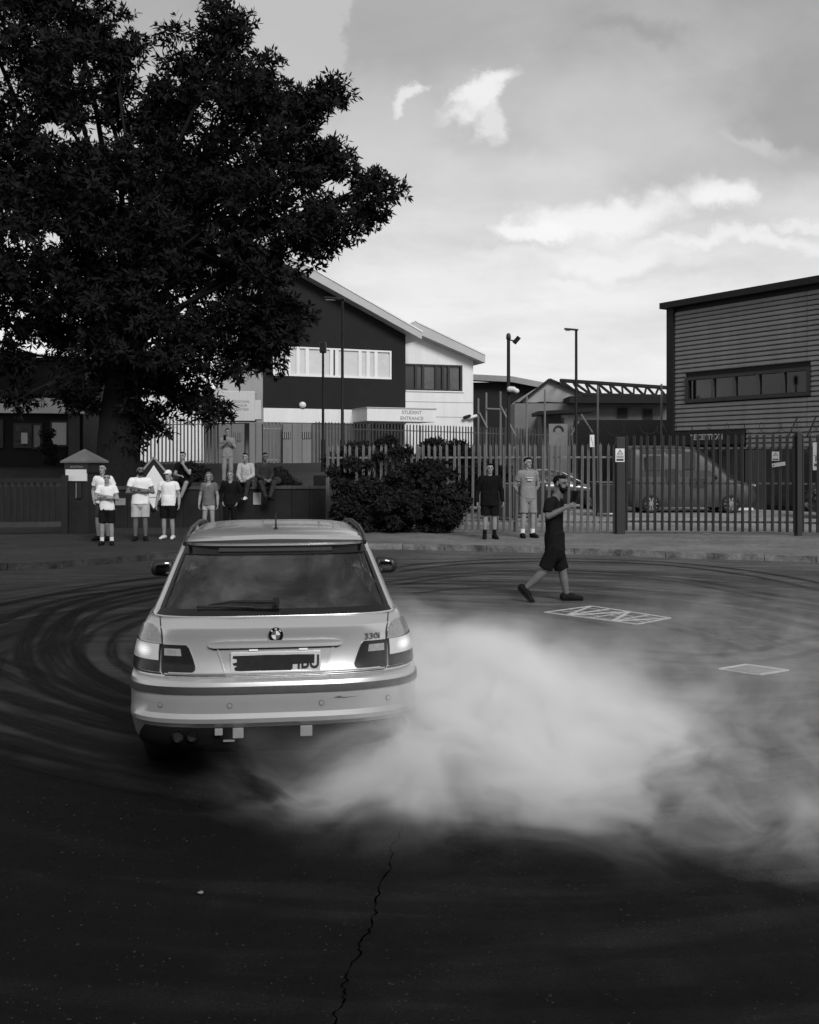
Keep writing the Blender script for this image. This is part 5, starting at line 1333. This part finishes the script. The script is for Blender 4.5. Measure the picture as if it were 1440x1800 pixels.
HB = [(.18,.74,.25,3.85),(.34,.82,.05,4.05),(.50,.85,0,4.12),(.66,.85,.04,4.08),(.78,.84,.08,3.7),(.88,.81,.12,3.25),(.95,.78,.18,3.0)]
HT = [(.95,.77,.18,3.0),(1.1,.71,.32,2.75),(1.3,.62,.50,2.35),(1.42,.56,.62,2.1),(1.46,.42,.85,1.9),(1.475,.2,1.1,1.7)]
VB = [(.20,.88,.15,4.4),(.40,.96,.02,4.6),(.60,.98,0,4.65),(.9,.98,0,4.55),(1.05,.975,.0,4.2),(1.18,.97,.0,3.85)]
VT = [(1.18,.965,.0,3.82),(1.5,.94,.01,3.45),(1.9,.90,.03,2.95),(2.18,.86,.06,2.55),(2.26,.78,.15,2.35),(2.30,.5,.4,2.0)]
def van_extra(c):
    for i, (y, z, w_, h_) in enumerate(((.7,1.45,.5,.5),(1.4,1.0,.35,.5),(2.0,1.5,.4,.6),(2.2,.85,.6,.35))):
        mb = MB(); mb.box(.985, .992, y, y+w_, z, z+h_); mb.build('poster_patch', mat('poster_patch', .04, .8, var=.5, scale=6), c)
gC = 'vehicles parked in the yard'
v = P(1088, 0, 34.8); lite_car('large faded pale van parked in the yard behind the palisade gate', (v.x, 34.8, .12), R(-90), M['vanpaint'], VB, VT, (.9, 3.6), gC, 'parked_van', 'van', van_extra)
lite_car('dark car parked behind the fence left of the thick gate post', (P(882,0,37.5).x, 37.5, .12), R(-90), M['carblack'], HB, HT, (.75, 3.3), gC)
lite_car('dark car parked behind the two men on the pavement', (P(700,0,35.5).x, 35.5, .12), R(-88), M['carblack'], HB, HT, (.75, 3.3), gC)
lite_car('dark car at the right edge behind the gate', (P(1395,0,32).x, 31, .12), R(-100), M['carblack'], HB, HT, (.75, 3.3), gC)
lite_car('white topped van far off under the trusses', (P(1022,0,56).x, 55, .9), R(-90), M['carwhite'], VB, VT, (.9, 3.6), gC, 'parked_van', 'van')
for a, b, Y, lab in ((1025, 1078, 33, 'low white kerb bar on the yard floor left of the thick gate post'), (1275, 1325, 35.5, 'low white kerb bar on the yard floor in front of the warehouse')):
    mb = MB(); mb.box(P(a,0,Y).x, P(b,0,Y).x, Y, Y+.15, .124, .22); tag(mb.build('wheel_stop', M['signw'], bevel=.02), lab, 'kerb bar')
for k, (px, w_) in enumerate(((885, .9), (925, 1.1), (1070, 1.0))):
    r = thing('waste_bin', ['dark wheeled waste bin behind the fence between the two standing men', 'second dark waste bin behind the fence beside the man in grey', 'dark waste bin just left of the thick gate post'][k], 'bin', (P(px,0,30+k).x, 30+k, .12), R(5*k), 'waste bins in the yard')
    mb = MB(); mb.add([(-w_*.42,-.35,.12),(w_*.42,-.35,.12),(w_*.42,.35,.12),(-w_*.42,.35,.12),(-w_/2,-.42,1.05),(w_/2,-.42,1.05),(w_/2,.42,1.05),(-w_/2,.42,1.05)], [(0,3,2,1),(4,5,6,7),(0,1,5,4),(1,2,6,5),(2,3,7,6),(3,0,4,7)]); mb.build('bin_body', M['black'], r, bevel=.03)
    mb = MB(); mb.tube([(-w_/2-.03, .40, 1.06), (w_/2+.03, .40, 1.06)], .04, 8); mb.box(-w_/2-.03, w_/2+.03, -.46, .42, 1.055, 1.11); mb.build('lid', M['framedark'], r, bevel=.02)
    for sx in (-1, 1):
        mb = MB(); mb.tube([(sx*w_*.36, .3, .09), (sx*w_*.36+.05, .3, .09)], .09, 14); mb.build('wheel', M['black'], r)

# ------------------------------------------------------------------ people
def hand(mb, wrist, d, palm, h, curl=.5, thumb=1, spread=.6):
    """palm and five fingers; d direction of the hand, palm = direction the palm faces"""
    d = Vector(d).normalized(); pn = Vector(palm); pn = (pn-d*pn.dot(d)).normalized(); s_ = d.cross(pn)*thumb; k = h/1.75
    wr = Vector(wrist); pc = wr+d*.048*k
    mb.cap(wr+d*.005, wr+d*.085*k, .030*k, .038*k, side=s_, flat=.48, n=12)
    for i, (o, L) in enumerate(((.030,.068),(.010,.078),(-.011,.072),(-.030,.056))):
        a = wr+d*.085*k+s_*o*k; c1 = (d*math.cos(curl)+pn*math.sin(curl)+s_*o*spread*4).normalized(); c2 = (d*math.cos(curl*2.1)+pn*math.sin(curl*2.1)).normalized()
        b = a+c1*L*.55*k; mb.cap(a-d*.02*k, b, .0100*k, .0090*k, n=8, rings=2); mb.cap(b, b+c2*L*.5*k, .0090*k, .0075*k, n=8, rings=2)
    a = wr+d*.025*k+s_*.026*k; b = a+(d*.6+s_*.75+pn*.25).normalized()*.045*k; mb.cap(a, b, .0135*k, .0105*k, n=8, rings=2); mb.cap(b, b+(d*.85+s_*.2+pn*.4).normalized()*.032*k, .0105*k, .0085*k, n=8, rings=2)
def wrinkle(me, amp, sc, seed):
    n = len(me.vertices); co = np.empty(n*3, np.float32); me.vertices.foreach_get('co', co); no = np.array([v.normal[:] for v in me.vertices]); co = co.reshape(-1, 3)
    for i in range(n):
        p = Vector((co[i][0]*sc, co[i][1]*sc, co[i][2]*sc*.55+seed)); co[i] += no[i]*amp*(mnoise.noise(p)+.5*mnoise.noise(p*2.3))
    me.vertices.foreach_set('co', co.ravel()); me.update()
def cloth(name, mb, m, root, vox, amp=.008, seed=0.):
    me = bake(mb, [('REMESH', dict(mode='VOXEL', voxel_size=vox)), ('SMOOTH', dict(factor=.5, iterations=2))], name); wrinkle(me, amp, 9, seed); me.materials.clear()
    return put(name, me, m, root, smooth=180)
def person(label, loc, rz, h=1.76, pose='stand', arms='down', top='ctwhite', bottom='ctblack', legwear='shorts', shoe='shoe', hair='hair', skin='skin', group=None, vox=.012, build=1.0, head_turn=0, hat=None, socks=None,
           sleeve=.55, topcut='tee', J=None, beard=False, longhair=False, phone=False, seed=0., topz=.485, lean=0, fit=1.0):
    root = thing('person', label, 'person', loc, rz, group); k = h; V = Vector
    W_ = build
    # joints; the person faces -Y, +X is the person's left
    j = dict(pel=V((0,0,.53*k)), che=V((0,0,.73*k)), nek=V((0,.005,.835*k)), hed=V((0,-.012*k,.932*k)))
    for s_, sg in (('L', 1), ('R', -1)):
        j['sh'+s_] = V((sg*.098*k*W_, .01, .798*k)); j['hi'+s_] = V((sg*.052*k*W_, 0, .515*k)); j['kn'+s_] = V((sg*.06*k, -.015*k, .285*k)); j['an'+s_] = V((sg*.066*k, .012*k, .045*k)); j['to'+s_] = V((sg*.085*k, -.105*k, .018*k))
        if arms == 'down': el = V((sg*.145*k*W_, .02*k, .635*k)); wr = V((sg*.155*k*W_, -.03*k, .495*k)); hd = V((0,-.15,-1)); pn = V((-sg,0,0))
        elif arms == 'crossed': el = V((sg*.148*k*W_, -.02*k, .64*k)); wr = V((-sg*.045*k, -.125*k-.014*sg, (.675+.02*sg)*k)); hd = V((-sg*.9,.25,.15)); pn = V((0,1,0))
        elif arms == 'pocket': el = V((sg*.16*k*W_, .05*k, .645*k)); wr = V((sg*.11*k*W_, -.03*k, .525*k)); hd = V((-sg*.3,-.2,-1)); pn = V((-sg,0,0))
        elif arms == 'behind': el = V((sg*.155*k*W_, .06*k, .645*k)); wr = V((sg*.09*k, .085*k, .54*k)); hd = V((-sg,.1,-.5)); pn = V((0,-1,0))
        elif arms == 'phone': el = V((sg*.125*k*W_, -.055*k, .655*k)); wr = V((sg*.03*k, -.17*k, .755*k)); hd = V((-sg*.2,-.25,1)); pn = V((-sg,.3,0))
        elif arms == 'face': 
            if sg > 0: el = V((.12*k, -.08*k, .66*k)); wr = V((.045*k, -.13*k, .80*k)); hd = V((-.3,.2,1)); pn = V((0,1,0))
            else: el = V((-.13*k, -.04*k, .645*k)); wr = V((-.01*k, -.16*k, .63*k)); hd = V((1,-.2,0)); pn = V((0,0,-1))
        elif arms == 'lap': el = V((sg*.13*k, -.02*k, .64*k)); wr = V((sg*.045*k, -.16*k, .575*k)); hd = V((-sg*.5,-.8,-.2)); pn = V((0,0,-1))
        j['el'+s_] = el; j['wr'+s_] = wr; j['hd'+s_] = hd; j['pn'+s_] = pn
    if pose == 'sit':   # root sits at seat height; lower body folded over the wall edge
        dz = -.475*k
        for q in list(j):
            if q[:2] in ('hd', 'pn'): continue
            if q[:2] in ('pe','ch','ne','he','sh','el','wr','hi'): j[q] = j[q]+V((0,0,dz))
        for q, ly in (('che',-.03),('nek',-.055),('hed',-.085),('shL',-.05),('shR',-.05),('elL',-.04),('elR',-.04),('wrL',-.06),('wrR',-.06)): j[q] = j[q]+V((0, ly*k, 0))
        for s_, sg in (('L', 1), ('R', -1)):
            j['hi'+s_] = V((sg*.055*k,-.01,.045*k)); j['kn'+s_] = V((sg*(.085 if not lean else .11)*k, -.235*k, .045*k)); j['an'+s_] = V((sg*(.05 if not lean else .03)*k, -.25*k-.02*sg, -.19*k)); j['to'+s_] = V((sg*.06*k, -.36*k, -.235*k))
    if J: j.update(J)
    jj = lambda q: j[q]
    b = MB()
    up = (jj('nek')-jj('pel')).normalized(); sx = (jj('shL')-jj('shR')).normalized(); fw = sx.cross(up).normalized()
    if fw.y > 0 and not J: fw = -fw
    # torso
    b.cap(jj('pel')+up*.01, jj('pel').lerp(jj('che'), .55), .088*k*W_, .078*k*W_, side=sx, flat=.68)
    b.cap(jj('pel').lerp(jj('che'), .5), jj('che')+up*.03*k, .080*k*W_, .096*k*W_, side=sx, flat=.64)
    b.cap(jj('shL'), jj('shR'), .031*k, .031*k, side=up, flat=.95)
    b.cap(jj('che')+up*.06*k, jj('nek'), .06*k, .034*k, side=sx, flat=.85)
    b.cap(jj('nek')-up*.02*k, jj('hed')-up*.02*k, .033*k, .031*k, side=sx)
    # head, oriented
    hr = Matrix.Rotation(head_turn, 3, 'Z'); H = jj('hed'); hk = k/1.76
    hv = lambda x, y, z: H + hr @ V((x*hk, y*hk, z*hk))
    b.ell(hv(0,.012,.028), (.075*hk,.092*hk,.088*hk), hr, 16, 12)
    b.ell(hv(0,-.020,-.040), (.056*hk,.066*hk,.078*hk), hr, 14, 10)
    b.cap(hv(0,-.086,.012), hv(0,-.106,-.022), .009*hk, .014*hk, n=8, rings=2)
    b.cap(hv(-.034,-.074,.030), hv(.034,-.074,.030), .012*hk, .012*hk, n=8, rings=2)
    b.ell(hv(0,-.080,-.052), (.026*hk,.014*hk,.010*hk), hr, 10, 6); b.ell(hv(0,-.066,-.094), (.026*hk,.024*hk,.020*hk), hr, 10, 6)
    for sg in (-1, 1): b.ell(hv(sg*.077,.008,-.004), (.010*hk,.020*hk,.032*hk), hr, 10, 6)
    # limbs
    for s_ in 'LR':
        b.cap(jj('sh'+s_)-up*.004*k, jj('el'+s_), .029*k*W_, .024*k, side=fw); b.cap(jj('el'+s_), jj('el'+s_).lerp(jj('wr'+s_), .35), .025*k, .0245*k, side=fw); b.cap(jj('el'+s_).lerp(jj('wr'+s_), .35), jj('wr'+s_), .0245*k, .016*k, side=fw)
        hand(b, jj('wr'+s_), jj('hd'+s_), jj('pn'+s_), k, thumb=1 if s_ == 'L' else -1, curl=.55)
        b.cap(jj('hi'+s_), jj('kn'+s_), .050*k*W_, .034*k, side=sx); kn, an = jj('kn'+s_), jj('an'+s_)
        b.cap(kn, kn.lerp(an, .35), .033*k, .034*k, side=sx); b.cap(kn.lerp(an, .35), an, .034*k, .020*k, side=sx)
        b.cap(an, an.lerp(jj('to'+s_), .45), .020*k, .014*k)
    me = bake(b, [('REMESH', dict(mode='VOXEL', voxel_size=vox*.62)), ('SMOOTH', dict(factor=.5, iterations=2))], 'body'); me.materials.clear()
    put('body', me, M[skin], root, smooth=180)
    # top
    c = MB(); tz = jj('pel')-up*(.53-topz)*k; G_ = W_*fit
    c.cap(tz, jj('pel').lerp(jj('che'), .5), .108*k*G_, .098*k*G_, side=sx, flat=.74, flatend=True, n=20)
    c.cap(jj('pel').lerp(jj('che'), .5)-up*.02, jj('che')+up*.035*k, .098*k*G_, .100*k*G_, side=sx, flat=.66, n=20)
    c.cap(jj('shL')-up*.004*k, jj('shR')-up*.004*k, .037*k, .037*k, side=up, flat=.95); c.cap(jj('che')+up*.035*k, jj('nek')-up*.008*k, .088*k, .036*k, side=sx, flat=.72)
    for s_ in 'LR':
        e = jj('sh'+s_).lerp(jj('el'+s_), sleeve if sleeve < 1 else 1)
        c.cap(jj('sh'+s_), e, .041*k*W_, .040*k*W_ if sleeve < 1 else .034*k, side=fw, flatend=sleeve < 1); c.cap(jj('nek')-up*.024*k, jj('sh'+s_)+up*.003*k, .028*k, .039*k, side=up)
        if sleeve >= 1: c.cap(jj('el'+s_), jj('el'+s_).lerp(jj('wr'+s_), .93), .034*k, .026*k, side=fw)
    cloth({'tee': 'shirt', 'hoodie': 'sweatshirt'}[topcut], c, M[top], root, vox, .013, seed)
    # bottoms
    c = MB(); c.cap(jj('pel')-up*.045*k, jj('pel')+up*.03*k, .094*k*W_, .092*k*W_, side=sx, flat=.78, n=20)
    if pose == 'sit': c.ell(jj('pel')-up*.02*k, (.10*k,.085*k,.06*k))
    for s_ in 'LR':
        if legwear == 'shorts':
            e = jj('hi'+s_).lerp(jj('kn'+s_), .90); c.cap(jj('hi'+s_), e, .056*k*W_, .056*k*W_, side=sx, flatend=True, n=16); c.ell(jj('hi'+s_), (.057*k*W_,)*3)
        elif legwear == 'hotpants':
            e = jj('hi'+s_).lerp(jj('kn'+s_), .45); c.cap(jj('hi'+s_), e, .054*k*W_, .055*k*W_, side=sx, flatend=True, n=16)
        else:
            c.cap(jj('hi'+s_), jj('kn'+s_), .056*k*W_, .043*k, side=sx); c.cap(jj('kn'+s_), jj('an'+s_), .043*k, .033*k, side=sx, flatend=True)
    cloth({'shorts': 'shorts', 'hotpants': 'shorts', 'trousers': 'trousers'}[legwear], c, M[bottom], root, vox, .008, seed+5)
    # shoes
    for s_ in 'LR':
        an, to = jj('an'+s_), jj('to'+s_); f = (to-an); dn = V((0,0,-1)) if abs(f.z) < .06*k else (-(jj('kn'+s_)-an)).normalized()
        ft = (f-dn*f.dot(dn)).normalized() if f.length > 0 else V((0,-1,0)); sd2 = ft.cross(dn)
        c = MB(); hl = an+dn*.012*k-ft*.022*k; te_ = an+dn*.028*k+ft*.108*k
        c.cap(hl, an+ft*.05*k+dn*.014*k, .033*k, .030*k, side=sd2, flat=.98); c.cap(an+ft*.04*k+dn*.016*k, te_+ft*.004*k-dn*.004*k, .031*k, .025*k, side=sd2, flat=.8)
        c.cap(an-dn*.012*k, an+dn*.01*k, .026*k, .029*k, side=sd2, flatend=True)
        me = bake(c, [('REMESH', dict(mode='VOXEL', voxel_size=vox*.75)), ('SMOOTH', dict(factor=.5, iterations=2))], 'shoe'); me.materials.clear(); so = put('shoe', me, M[shoe], root, smooth=180)
        c = MB(); q0 = hl+dn*.026*k-ft*.008*k; q1 = te_+dn*.012*k+ft*.012*k; c.cap(q0, q1, .030*k, .026*k, side=sd2, flat=.25, n=12, rings=2); c.build('sole', M['rubbersole'], so, smooth=60)
        if socks:
            c = MB(); an2 = an.lerp(jj('kn'+s_), .28 if socks != 'boots' else .34); c.cap(an, an2, .027*k, .028*k, flatend=True); c.build('sock', M['shoe' if socks == 'boots' else socks], root, smooth=60)
    # hair, hat, face
    if hat:
        c = MB(); c.ell(hv(0,.012,.052), (.086*hk,.100*hk,.078*hk), hr, 16, 10); cp_ = c.build('cap', M[hat], root, smooth=180)
        c = MB(); c.cap(hv(0,-.06,.045), hv(0,-.135,.035), .07*hk, .055*hk, side=hr @ V((1,0,0)), flat=.12); c.build('cap_peak', M[hat], cp_, smooth=60)
    else:
        c = MB(); c.ell(hv(0,.030,.046), (.079*hk,.086*hk,.076*hk), hr, 16, 12); c.ell(hv(0,-.032,.092), (.060*hk,.044*hk,.032*hk), hr, 12, 8)
        if longhair:
            c.ell(hv(0,.035,-.02), (.11*hk,.085*hk,.14*hk), hr, 14, 10)
            for q in range(14): a = q*.45; c.ell(hv(.095*math.cos(a),.03+.05*math.sin(a),-.05+.09*math.sin(a*1.7)), (.035*hk,)*3, hr, 8, 6)
        me = bake(c, [('REMESH', dict(mode='VOXEL', voxel_size=.009)), ('SMOOTH', dict(factor=.5, iterations=1))], 'hair'); wrinkle(me, .005, 60, seed); me.materials.clear(); put('hair', me, M[hair], root, smooth=180)
    eyeM = mat('eye_dark', .015, .25)
    for sg in (-1, 1):
        c = MB(); c.ell(hv(sg*.030,-.083,.008), (.010*hk,.005*hk,.0045*hk), hr, 8, 6); c.build('eye', eyeM, root, smooth=180)
        c = MB(); c.cap(hv(sg*.016,-.090,.026), hv(sg*.046,-.080,.028), .0045*hk, .0035*hk, n=6, rings=2); c.build('eyebrow', M[hair], root, smooth=180)
    c = MB(); c.cap(hv(-.018,-.092,-.052), hv(.018,-.092,-.052), .0035*hk, .0035*hk, n=6, rings=2); c.build('mouth', mat('lip', .14, .5), root, smooth=180)
    if beard:
        c = MB(); c.ell(hv(0,-.030,-.075), (.060*hk,.068*hk,.048*hk), hr, 14, 10); c.ell(hv(0,-.072,-.070), (.034*hk,.032*hk,.036*hk), hr, 12, 8)
        for sg in (-1, 1): c.cap(hv(sg*.066,-.01,.01), hv(sg*.055,-.045,-.06), .010*hk, .018*hk, n=8)
        c.cap(hv(-.022,-.095,-.038), hv(.022,-.095,-.038), .007*hk, .007*hk, n=8)
        me = bake(c, [('REMESH', dict(mode='VOXEL', voxel_size=.006)), ('SMOOTH', dict(factor=.5, iterations=1))], 'beard'); wrinkle(me, .003, 90, 3.); me.materials.clear(); put('beard', me, M['hair'], root, smooth=180)
    return root, j
def phone_at(p, rot, label):
    r = thing('phone', label, 'phone', p); r.rotation_euler = rot
    mb = MB(); mb.box(-.038, .038, -.0045, .0045, -.078, .078); mb.build('case', mat('phone_case', .004, .8, spec=.08), r, bevel=.004); mb = MB(); mb.box(-.034,.034,.0046,.0055,-.072,.072); mb.build('screen', M['gloss'], r); mb = MB(); mb.box(.008,.03,-.0065,-.0046,.04,.068); mb.build('camera_bump', M['gloss'], r)

gL = 'spectators by the low wall'
def stand(px, py, *a, **kw): p = G(px, py, .12); return person(kw.pop('label'), (p.x, p.y, .12), kw.pop('rz', 0), **kw)
stand(188, 958, label='boy in white T-shirt and black shorts with folded arms at the left', h=1.52, arms='crossed', rz=R(10), socks='ctwhite', skin='skin', group=gL, seed=1.)
stand(181, 950, label='person in white T-shirt standing right behind the boy with folded arms', h=1.72, arms='pocket', rz=R(-10), bottom='ctdark', group=gL, seed=2.)
stand(247, 950, label='bearded man in white T-shirt and light shorts with crossed arms', h=1.68, arms='crossed', bottom='ctlight', skin='skindark', beard=True, build=1.12, group=gL, seed=3., rz=R(12), head_turn=R(18))
stand(296, 948, label='man in white cap, white T-shirt and black shorts with arms hanging', h=1.57, arms='down', hat='ctwhite', shoe='shoew', build=1.08, rz=R(-5), group=gL, seed=4., head_turn=R(-14))
stand(367, 944, label='woman with long curly hair in a grey top and light shorts', h=1.52, arms='down', top='ctmid', bottom='ctlight', legwear='hotpants', hair='hairlight', longhair=True, build=.92, group=gL, seed=5.)
stand(405, 944, label='person in all dark sweatshirt and trousers standing behind the car roof', h=1.55, arms='pocket', top='ctblack', bottom='ctblack', legwear='trousers', sleeve=1, topcut='hoodie', hair='hairlight', group=gL, seed=6.)
def sit(px, label, **kw):
    q = LW.s_at(px); p = LW.p(q, 0, -.02); return person(label, (p[0], p[1], 1.24), kw.pop('rz', 0), pose='sit', group=gL, **kw)
sit(325, 'man in black T-shirt and shorts sitting on the wall with a hand to his mouth', h=1.72, arms='face', top='ctblack', bottom='ctblack', lean=1, seed=7., rz=R(-8))
sit(434, 'person in a light hooded top sitting on the wall above the pale panel', h=1.66, arms='lap', top='ctlight', bottom='ctdark', legwear='trousers', sleeve=1, topcut='hoodie', shoe='shoew', seed=8., rz=R(-6))
sit(463, 'person in dark jacket and trousers sitting rightmost on the wall', h=1.68, arms='lap', top='ctdark', bottom='ctdark', legwear='trousers', sleeve=1, topcut='hoodie', skin='skindark', seed=9., rz=R(25), lean=1)
p9 = P(400, 0, 28.9)
person('person in light clothes standing on the bank above the wall filming with a phone', (p9.x, 28.9, terr(0, 28.9)+.01), R(15), h=1.60, arms='phone', top='ctgrey', bottom='ctgrey', legwear='trousers', hair='hair', group=gL, seed=10.)
phone_at((p9.x-.02, 28.9-.33, terr(0,28.9)+1.33), (0,0,R(15)), 'small dark phone held by the person filming from the bank')
r = thing('backpack', 'dark bag resting on the wall right of the seated people', 'bag', LW.p(LW.s_at(488), 1.22, -.12))
mb = MB(); mb.ell((0,0,.2), (.2,.14,.22)); mb.build('bag_body', M['ctblack'], r, smooth=180); mb = MB(); mb.ell((0,-.13,.14), (.13,.05,.11)); mb.build('pocket', M['ctdark'], r, smooth=180); mb = MB(); mb.tube([(-.05,0,.41),(0,0,.47),(.05,0,.41)], .012, 6); mb.build('handle', M['black'], r)
gR = 'two men standing at the fence'
stand(861, 947, label='young man in oversized black sweatshirt, black shorts and boots at the fence', h=1.72, arms='down', top='ctblack', bottom='ctblack', sleeve=1, topcut='hoodie', socks='boots', build=1.12, topz=.44, fit=1.08, group=gR, seed=11., vox=.010, rz=R(5))
rr_, jj_ = stand(928, 945, label='man in grey printed T-shirt and matching grey shorts standing with hands behind him', h=1.86, arms='behind', top='ctgrey', bottom='ctgrey', socks='ctwhite', group=gR, seed=12., head_turn=R(20), vox=.010, rz=R(12), beard=False)
mb = MB(); mb.box(-.085, .085, -.162, -.155, 1.38, 1.405); mb.box(-.06, .06, -.163, -.156, 1.32, 1.36); mb.build('chest_print', mat('shirt_print', .5, .8), rr_)

# walking man: joints given in his own frame (origin at the ground under his hips), he walks towards +X
Yw = 13.45; px0 = 976
def w3(px, py, dy=0.0):
    Y = Yw+dy; return Vector(((px-720)/1750*Y - (px0-720)/1750*Yw, dy, 1.9-(py-810)/1750*Y))
Jw = dict(pel=w3(976,962), che=w3(974,910), nek=w3(977,873), hed=w3(986,851),
    shR=w3(966,884,-.17), shL=w3(984,884,.17), elR=w3(963,908,-.24), wrR=w3(995,892,-.26), hdR=Vector((.95,-.02,.30)), pnR=Vector((.05,1,.0)),
    elL=w3(976,915,.24), wrL=w3(984,938,.24), hdL=Vector((.3,0,-1)), pnL=Vector((0,-1,0)),
    hiR=w3(974,964,-.09), hiL=w3(978,964,.09), knR=w3(957,1004,-.08), anR=w3(923,1035,-.07), toR=w3(937,1056,-.07),
    knL=w3(989,1005,.08), anL=w3(996,1046,.08), toL=w3(1022,1052,.08))
wm, _ = person('man in black T-shirt and black shorts striding right while filming on his phone', (w3(px0,0)[0]+(px0-720)/1750*Yw, Yw, 0), 0, h=1.76, J=Jw, top='ctblack', bottom='ctblack', skin='skindark', vox=.010, head_turn=R(48), beard=True, seed=13., topz=.50, sleeve=.75, fit=.98)
pw = w3(1010, 873, -.235); phone_at((pw.x+(px0-720)/1750*Yw, Yw-.228, pw.z), (R(0), R(16), R(8)), 'black phone raised in the hand of the walking man')
# driver inside the car
person('driver in dark clothing seated in the silver car', (0,0,0), 0, h=1.70, pose='sit', arms='lap', top='ctdark', bottom='ctdark', legwear='trousers', sleeve=1, topcut='hoodie', vox=.014, seed=15.)
drv = [o for o in C.objects if o.get('label', '').startswith('driver')][0]
mw = CAR.matrix_basis if CAR.matrix_basis else Matrix()
q = Matrix.Translation((-.745, 5.55, 0)) @ Matrix.Rotation(R(7.65), 4, 'Z') @ Vector((.36, 2.28, .42)); drv.location = q; drv.rotation_euler = (0, 0, R(187.65))

# ------------------------------------------------------------------ tyre smoke
def smoke():
    m = bpy.data.materials.new('tyre_smoke'); m.use_nodes = True; t = NT(m.node_tree); t.n.clear()
    out = t.new('ShaderNodeOutputMaterial'); pv = t.new('ShaderNodeVolumePrincipled'); t.l.new(pv.outputs[0], out.inputs['Volume'])
    pv.inputs['Color'].default_value = (.985, .985, .985, 1); pv.inputs['Anisotropy'].default_value = -.1
    co = t.new('ShaderNodeTexCoord').outputs['Object']
    wob = t.vm('SCALE', t.vm('SUBTRACT', t.noise(co, 1.3, 2, .5, 0, 'Color'), (.5,.5,.5)), None); wob.node.inputs['Scale'].default_value = .75
    pp = t.vm('ADD', co, wob)
    tot = None
    for c, r_, A in (((.26,6.40,.26),(.52,.78,.38),12.), ((.62,5.9,.24),(.60,.75,.33),7.5), ((1.15,6.1,.22),(.60,.80,.30),2.4), ((.25,5.55,.16),(.65,.42,.22),3.2), ((-.40,5.45,.10),(.60,.30,.16),1.2),
                     ((2.1,6.0,.16),(1.4,1.1,.28),.55), ((1.9,5.1,.08),(1.7,.60,.18),.75), ((2.0,8.0,.40),(1.1,1.1,.35),.20), ((3.6,7.6,.45),(1.7,2.0,.5),.13), ((.50,7.6,.28),(.60,.7,.26),1.0)):
        d = t.vm('DIVIDE', t.vm('SUBTRACT', pp, c), r_); e = t.m('MULTIPLY', t.m('EXPONENT', t.m('MULTIPLY', t.vm('DOT_PRODUCT', d, d), -1.3)), A)
        tot = e if tot is None else t.m('ADD', tot, e)
    n = t.noise(t.vm('MULTIPLY', pp, (.8, .8, 1.5)), 2.5, 6, .6, .7)
    tot = t.m('MULTIPLY', tot, t.mr(n, .38, .66, .13, 1.75, True))
    tot = t.m('SUBTRACT', tot, .02); tot = t.m('MAXIMUM', tot, 0.0)
    t.set(pv.inputs['Density'], tot)
    mb = MB(); mb.box(-1.6, 7.5, 3.5, 12.5, .02, 1.75); o = mb.build('tyre_smoke', m); o['kind'] = 'stuff'
    o['label'] = 'thick pale tyre smoke billowing right from behind the silver car'
    m.cycles.volume_step_rate = .5 if hasattr(m, 'cycles') else 1
smoke()
